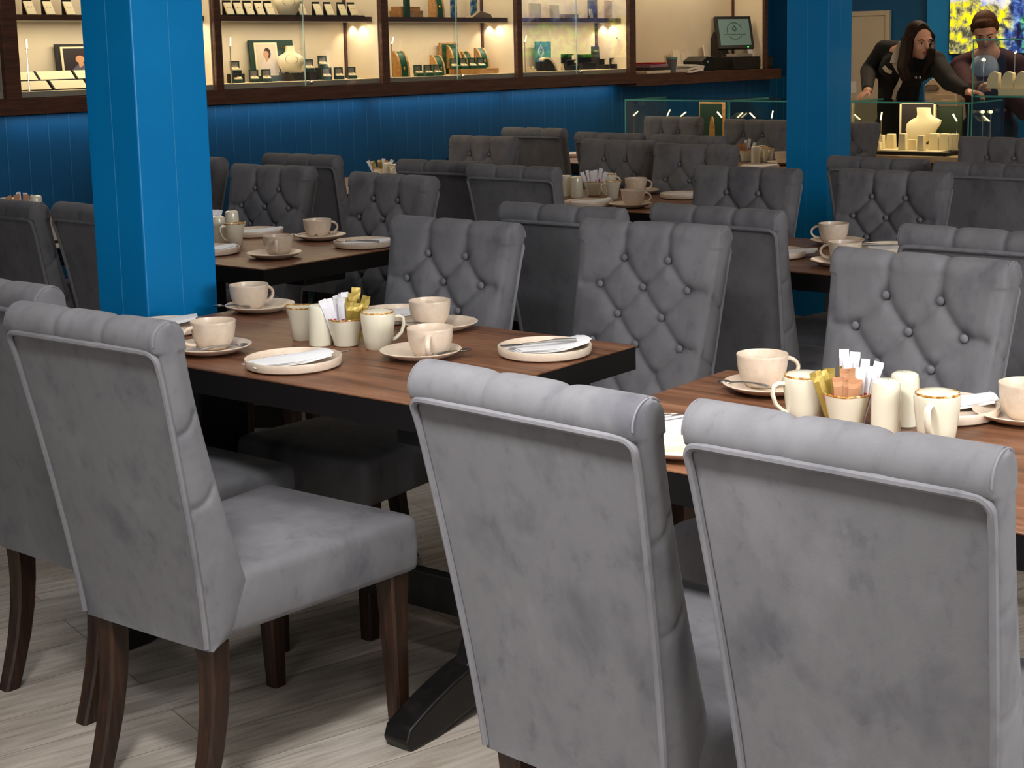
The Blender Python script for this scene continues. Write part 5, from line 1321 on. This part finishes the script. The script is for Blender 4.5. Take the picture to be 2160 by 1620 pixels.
def hand_items(w, d, nrm, side, curl=0.5, k=1.0, thumb=1):
    """wrist, direction of the fingers, back-of-hand normal, side vector towards the thumb"""
    w = Vector(w); d = Vector(d).normalized(); nrm = Vector(nrm).normalized(); t_ = d.cross(nrm).normalized()*thumb
    M3 = Matrix((t_, d, nrm)).transposed(); it = []
    c_ = w+d*0.045*k
    it.append(('e', c_, (0.038*k, 0.050*k, 0.013*k), M3)); it.append(('c', w-d*0.02, 0.024*k, w+d*0.02*k, 0.022*k))
    for j, (off, L) in enumerate(((0.027, 0.066), (0.009, 0.075), (-0.009, 0.070), (-0.026, 0.054))):
        b_ = w+d*(0.083-0.004*abs(j-1))*k+t_*off*k; a = 0.25+0.55*curl
        p = b_; dirv = d*math.cos(a*0.5)-nrm*math.sin(a*0.5)+t_*off*1.2; r = 0.0088*k
        for q in range(3):
            p2 = p+dirv.normalized()*L*k*(0.44, 0.31, 0.25)[q]; it.append(('c', p, r, p2, r*0.9)); r *= 0.9; p = p2
            a2 = a*(0.5+0.75*(q+1)); dirv = d*math.cos(a2)-nrm*math.sin(a2)+t_*off
    b_ = w+d*0.025*k+t_*0.030*k; p = b_; dv = (t_*0.75+d*0.75-nrm*0.25).normalized()
    p2 = p+dv*0.036*k; it.append(('c', p, 0.012*k, p2, 0.010*k)); dv = (t_*0.25+d*1.0-nrm*0.35).normalized(); it.append(('c', p2, 0.010*k, p2+dv*0.03*k, 0.0082*k))
    return it
# ---- woman leaning over the counter
X0 = 9.58
head = onX(1940, 88, X0)
Fh = frame_of((-0.62, -0.78, -0.10), (0.10, 0.20, 1.0))
it, P = head_items(head, Fh, 1.06)
wroot = thing('person', 'woman with long brown hair and black cardigan leaning on the glass counter', 'person', (X0+0.25, head.y+0.25, 0))
def wp(v): return Vector(v) - wroot.location
neck0 = onX(1915, 112, 9.70); chest = onX(1900, 150, 9.78); waist = onX(1893, 212, 9.92); waist.z = 1.02
hipL = Vector((10.02, waist.y+0.02, 0.90)); 
shL = onX(1866, 108, 9.84); shR = onX(1972, 132, 9.60)
elL = onX(1832, 150, 9.80); wrL = onX(1829, 197, 9.26); wrL.z = 1.138
elR = onX(2003, 172, 9.46); wrR = onX(2040, 203, 9.30); wrR.z = 1.138
body = [(a[0], a[1]-wroot.location, *a[2:]) if a[0] == 'e' else (a[0], a[1]-wroot.location, a[2], a[3]-wroot.location, a[4]) for a in it]
def cap(p0, r0, p1, r1, off=wroot): return ('c', Vector(p0)-off.location, r0, Vector(p1)-off.location, r1)
def ell(c_, r_, fr=None, off=wroot): return ('e', Vector(c_)-off.location, r_, fr)
body += [cap(head-Fh[2]*0.02-Fh[3]*0.06, 0.050, neck0, 0.055), cap(neck0, 0.07, chest, 0.12), cap(chest, 0.13, waist, 0.12), cap(waist, 0.12, hipL, 0.14),
         cap(neck0, 0.06, shL, 0.05), cap(neck0, 0.06, shR, 0.05), cap(shL, 0.05, elL, 0.04), cap(elL, 0.038, wrL, 0.024), cap(shR, 0.05, elR, 0.04), cap(elR, 0.038, wrR, 0.024)]
for sg in (-1, 1):
    hp = hipL+Vector((0, sg*0.09, -0.03)); kn = Vector((9.98+0.02*sg, hp.y+0.02*sg, 0.50)); an = Vector((10.06+0.05*sg, hp.y+0.02*sg, 0.09))
    body += [cap(hp, 0.085, kn, 0.055), cap(kn, 0.055, an, 0.036), cap(an+Vector((0.02, 0, -0.04)), 0.035, an+Vector((-0.16, 0, -0.055)), 0.03)]
dl = Vector((-0.75, 0.15, -0.30)); body += [(i_[0], Vector(i_[1])-wroot.location, *i_[2:]) if i_[0] == 'e' else (i_[0], Vector(i_[1])-wroot.location, i_[2], Vector(i_[3])-wroot.location, i_[4]) for i_ in hand_items(wrL, dl, (-0.3, 0.1, 1), None, 0.95, 0.85, -1)]
dr = Vector((-0.15, -1.0, -0.05)); body += [(i_[0], Vector(i_[1])-wroot.location, *i_[2:]) if i_[0] == 'e' else (i_[0], Vector(i_[1])-wroot.location, i_[2], Vector(i_[3])-wroot.location, i_[4]) for i_ in hand_items(wrR, dr, (0.0, 0.0, 1), None, 0.8, 0.95, 1)]
blobs(body, 'body', SKIN, wroot, 0.006, 4)
Pw = lambda a, b_, d: P(a, b_, d)-wroot.location
face_parts(Pw, Fh, wroot, 1.06, (176, 88, 80))
CLB = mat('black_knit', (14, 14, 16), 0.85); TRIM = mat('pale_trim', (206, 190, 170), 0.8)
cl = [cap(neck0+Vector((0.04, 0, -0.03)), 0.075, chest, 0.145), cap(chest, 0.150, waist, 0.135), cap(waist, 0.14, hipL+Vector((0, 0, -0.02)), 0.155), cap(neck0+Vector((0.05, 0, 0)), 0.075, shL, 0.078), cap(neck0+Vector((0.03, 0, -0.02)), 0.07, shR, 0.076),
      cap(shL, 0.074, elL, 0.058), cap(elL, 0.058, wrL+(elL-wrL)*0.08, 0.036), cap(shR, 0.072, elR, 0.062), cap(elR, 0.060, wrR+(elR-wrR)*0.08, 0.038), cap(shR, 0.08, chest, 0.13)]
blobs(cl, 'cardigan', CLB, wroot, 0.010, 5)
tr = []
for sg in (-1, 1):
    hp = hipL+Vector((0, sg*0.09, -0.03)); kn = Vector((9.98+0.02*sg, hp.y+0.02*sg, 0.50)); an = Vector((10.06+0.05*sg, hp.y+0.02*sg, 0.12)); tr += [cap(hp, 0.100, kn, 0.07), cap(kn, 0.07, an, 0.055)]
blobs(tr, 'trousers', mat('dark_denim', (26, 30, 44), 0.8), wroot, 0.012, 4)
# pale collar, placket and pocket trim
def ribbon(px, w, X, name, d_=0.012):
    pts = [onX(a, b_, X+o_) for (a, b_, o_) in px]; mb = MB(); R = []
    n = len(pts)
    for i, p in enumerate(pts):
        t_ = (pts[min(i+1, n-1)]-pts[max(i-1, 0)]).normalized(); s_ = t_.cross(Vector((-1, 0, 0))).normalized()*w[i]
        R.append([p-s_-wroot.location, p+s_-wroot.location, p+s_+Vector((d_, 0, 0))-wroot.location, p-s_+Vector((d_, 0, 0))-wroot.location])
    return mb.loft(R).build(name, TRIM, wroot, bev=0.003)
ribbon([(1901, 88, 0.0), (1893, 102, -0.02), (1888, 120, -0.04), (1885, 134, -0.05)], [0.014, 0.020, 0.026, 0.030], 9.62, 'collar')
ribbon([(1886, 133, 0), (1893, 148, 0), (1902, 160, 0), (1897, 176, 0.0), (1888, 192, 0.02), (1884, 210, 0.05)], [0.018, 0.013, 0.013, 0.014, 0.014, 0.014], 9.585, 'placket')
ribbon([(1863, 141, 0), (1870, 149, 0), (1881, 153, 0)], [0.012, 0.014, 0.012], 9.63, 'pocket_trim')
HW = hair_mat('brown_hair', (18, 9, 6), (38, 20, 13), (76, 44, 26))
hm = []
def Hh(a, b_, d): return Pw(a, b_, d)
M3 = Fh[0]
hm += [('e', Hh(0, -0.030, 0.040), (0.086, 0.096, 0.094), M3), ('c', Hh(0.0, 0.045, 0.104), 0.018, Hh(-0.074, 0.030, 0.03), 0.018), ('c', Hh(0.0, 0.045, 0.104), 0.018, Hh(0.074, 0.030, 0.03), 0.018)]
tipL = [onX(1913, 118, 9.50), onX(1908, 142, 9.47), onX(1915, 166, 9.47)]
for k, (a0, b0, dx) in enumerate(((0.080, -0.01, 0.0), (0.074, -0.05, 0.02), (0.05, -0.085, 0.045), (0.078, 0.020, -0.012))):
    p = Hh(a0, b0, 0.01); r = 0.030
    for j, q in enumerate(tipL):
        q2 = q-wroot.location+Vector((dx, dx*1.2, 0.0)); hm.append(('c', p, r, q2, r*0.86)); p = q2; r *= 0.86
p = Hh(-0.080, -0.005, 0.0); r = 0.028
for q in (onX(1966, 108, 9.50), onX(1962, 130, 9.50), onX(1950, 152, 9.50)):
    q2 = q-wroot.location; hm.append(('c', p, r, q2, r*0.85)); p = q2; r *= 0.85
hm += [('c', Hh(0.0, -0.10, 0.0), 0.05, neck0-wroot.location+Vector((0.05, 0.03, -0.05)), 0.05)]
blobs(hm, 'hair', HW, wroot, 0.008, 4)
o = MB(); o.sphere(onX(1932, 163, 9.54)-wroot.location, (0.012, 0.012, 0.010)); o.sphere(onX(1941, 163, 9.54)-wroot.location, (0.010, 0.010, 0.010)); o.build('necklace_charm', mat('silver_charm', (220, 220, 220), 0.2, metal=1.0), wroot)
# ---- man behind the tall glass case
XM = 9.95
hd = onX(2078, 66, XM)
Fm = frame_of((-0.80, -0.32, -0.48), (-0.45, -0.1, 0.9))
mroot = thing('person', 'person with short brown hair and maroon jumper looking down behind the tall glass case', 'person', (XM+0.1, hd.y, 0))
itm, Pm_ = head_items(hd, Fm, 1.04)
def capm(p0, r0, p1, r1): return cap(p0, r0, p1, r1, mroot)
nk = hd+Vector((0.06, 0.0, -0.15)); ch = hd+Vector((0.10, 0.0, -0.36)); ws_ = hd+Vector((0.12, 0.0, -0.62)); hpm = Vector((XM+0.12, hd.y, 0.90))
sl = nk+Vector((0.03, 0.19, -0.09)); sr = nk+Vector((0.03, -0.19, -0.09)); el_ = onX(2045, 190, 9.78); er_ = sr+Vector((-0.06, -0.08, -0.28)); wl_ = onX(2080, 196, 9.46); wl_.z = 1.16; wr_ = onX(2105, 186, 9.46); wr_.z = 1.18
bodym = [(a[0], a[1]-mroot.location, *a[2:]) if a[0] == 'e' else (a[0], a[1]-mroot.location, a[2], a[3]-mroot.location, a[4]) for a in itm]
bodym += [capm(hd+Vector((0.01, 0, -0.05)), 0.055, nk, 0.058), capm(nk, 0.08, ch, 0.14), capm(ch, 0.14, ws_, 0.13), capm(ws_, 0.13, hpm, 0.14), capm(nk, 0.07, sl, 0.06), capm(nk, 0.07, sr, 0.06), capm(sl, 0.055, el_, 0.045), capm(el_, 0.042, wl_, 0.027), capm(sr, 0.055, er_, 0.045), capm(er_, 0.042, wr_, 0.027)]
for sg in (-1, 1):
    hp = hpm+Vector((0, sg*0.09, -0.03)); kn = Vector((hpm.x-0.02, hp.y, 0.50)); an = Vector((hpm.x+0.02, hp.y, 0.09)); bodym += [capm(hp, 0.09, kn, 0.058), capm(kn, 0.058, an, 0.038), capm(an+Vector((0.03, 0, -0.04)), 0.036, an+Vector((-0.17, 0, -0.055)), 0.032)]
for (w_q, d_q, th) in ((wl_, Vector((-0.25, -0.9, 0.1)), 1), (wr_, Vector((-0.3, 0.9, 0.05)), -1)):
    bodym += [(i_[0], Vector(i_[1])-mroot.location, *i_[2:]) if i_[0] == 'e' else (i_[0], Vector(i_[1])-mroot.location, i_[2], Vector(i_[3])-mroot.location, i_[4]) for i_ in hand_items(w_q, d_q, (-0.2, 0.0, 1), None, 0.9, 0.95, th)]
blobs(bodym, 'body', SKIN, mroot, 0.0065, 4)
Pm2 = lambda a, b_, d: Pm_(a, b_, d)-mroot.location
face_parts(Pm2, Fm, mroot, 1.04, (160, 96, 88))
mcl = [capm(nk+Vector((0.02, 0, -0.08)), 0.10, ch, 0.165), capm(ch, 0.165, ws_, 0.155), capm(ws_, 0.155, hpm, 0.16), capm(nk+Vector((0.03, 0.05, -0.035)), 0.085, sl, 0.09), capm(nk+Vector((0.03, -0.05, -0.035)), 0.085, sr, 0.09), capm(sl, 0.080, el_, 0.064), capm(el_, 0.062, wl_+(el_-wl_)*0.15, 0.044), capm(sr, 0.080, er_, 0.064), capm(er_, 0.062, wr_+(er_-wr_)*0.15, 0.044)]
blobs(mcl, 'jumper', mat('maroon_knit', (58, 22, 34), 0.85), mroot, 0.011, 5)
mtr = []
for sg in (-1, 1):
    hp = hpm+Vector((0, sg*0.09, -0.03)); kn = Vector((hpm.x-0.02, hp.y, 0.50)); an = Vector((hpm.x+0.02, hp.y, 0.12)); mtr += [capm(hp, 0.105, kn, 0.075), capm(kn, 0.075, an, 0.06)]
blobs(mtr, 'trousers', mat('dark_denim', (26, 30, 44)), mroot, 0.012, 4)
fr3, s3, f3, u3 = frame_of((-1, -0.1, 0.05))
blobs([capm(nk+Vector((0.0, 0, -0.02)), 0.074, nk+Vector((-0.02, 0, -0.09)), 0.105), ('e', nk+Vector((-0.085, 0.0, -0.10))-mroot.location, (0.085, 0.03, 0.06), fr3)], 'shirt', mat('pale_blue_shirt', (184, 196, 224), 0.8), mroot, 0.009, 3)
HM = hair_mat('auburn_hair', (40, 22, 12), (78, 46, 26), (128, 84, 52))
hmm = [('e', Pm2(0, -0.024, 0.045), (0.084, 0.098, 0.086), Fm[0]), ('e', Pm2(0, 0.035, 0.080), (0.062, 0.045, 0.030), Fm[0]), ('c', Pm2(0.074, 0.0, 0.05), 0.016, Pm2(0.077, 0.005, 0.01), 0.010), ('c', Pm2(-0.074, 0.0, 0.05), 0.016, Pm2(-0.077, 0.005, 0.01), 0.010)]
blobs(hmm, 'hair', HM, mroot, 0.008, 3)
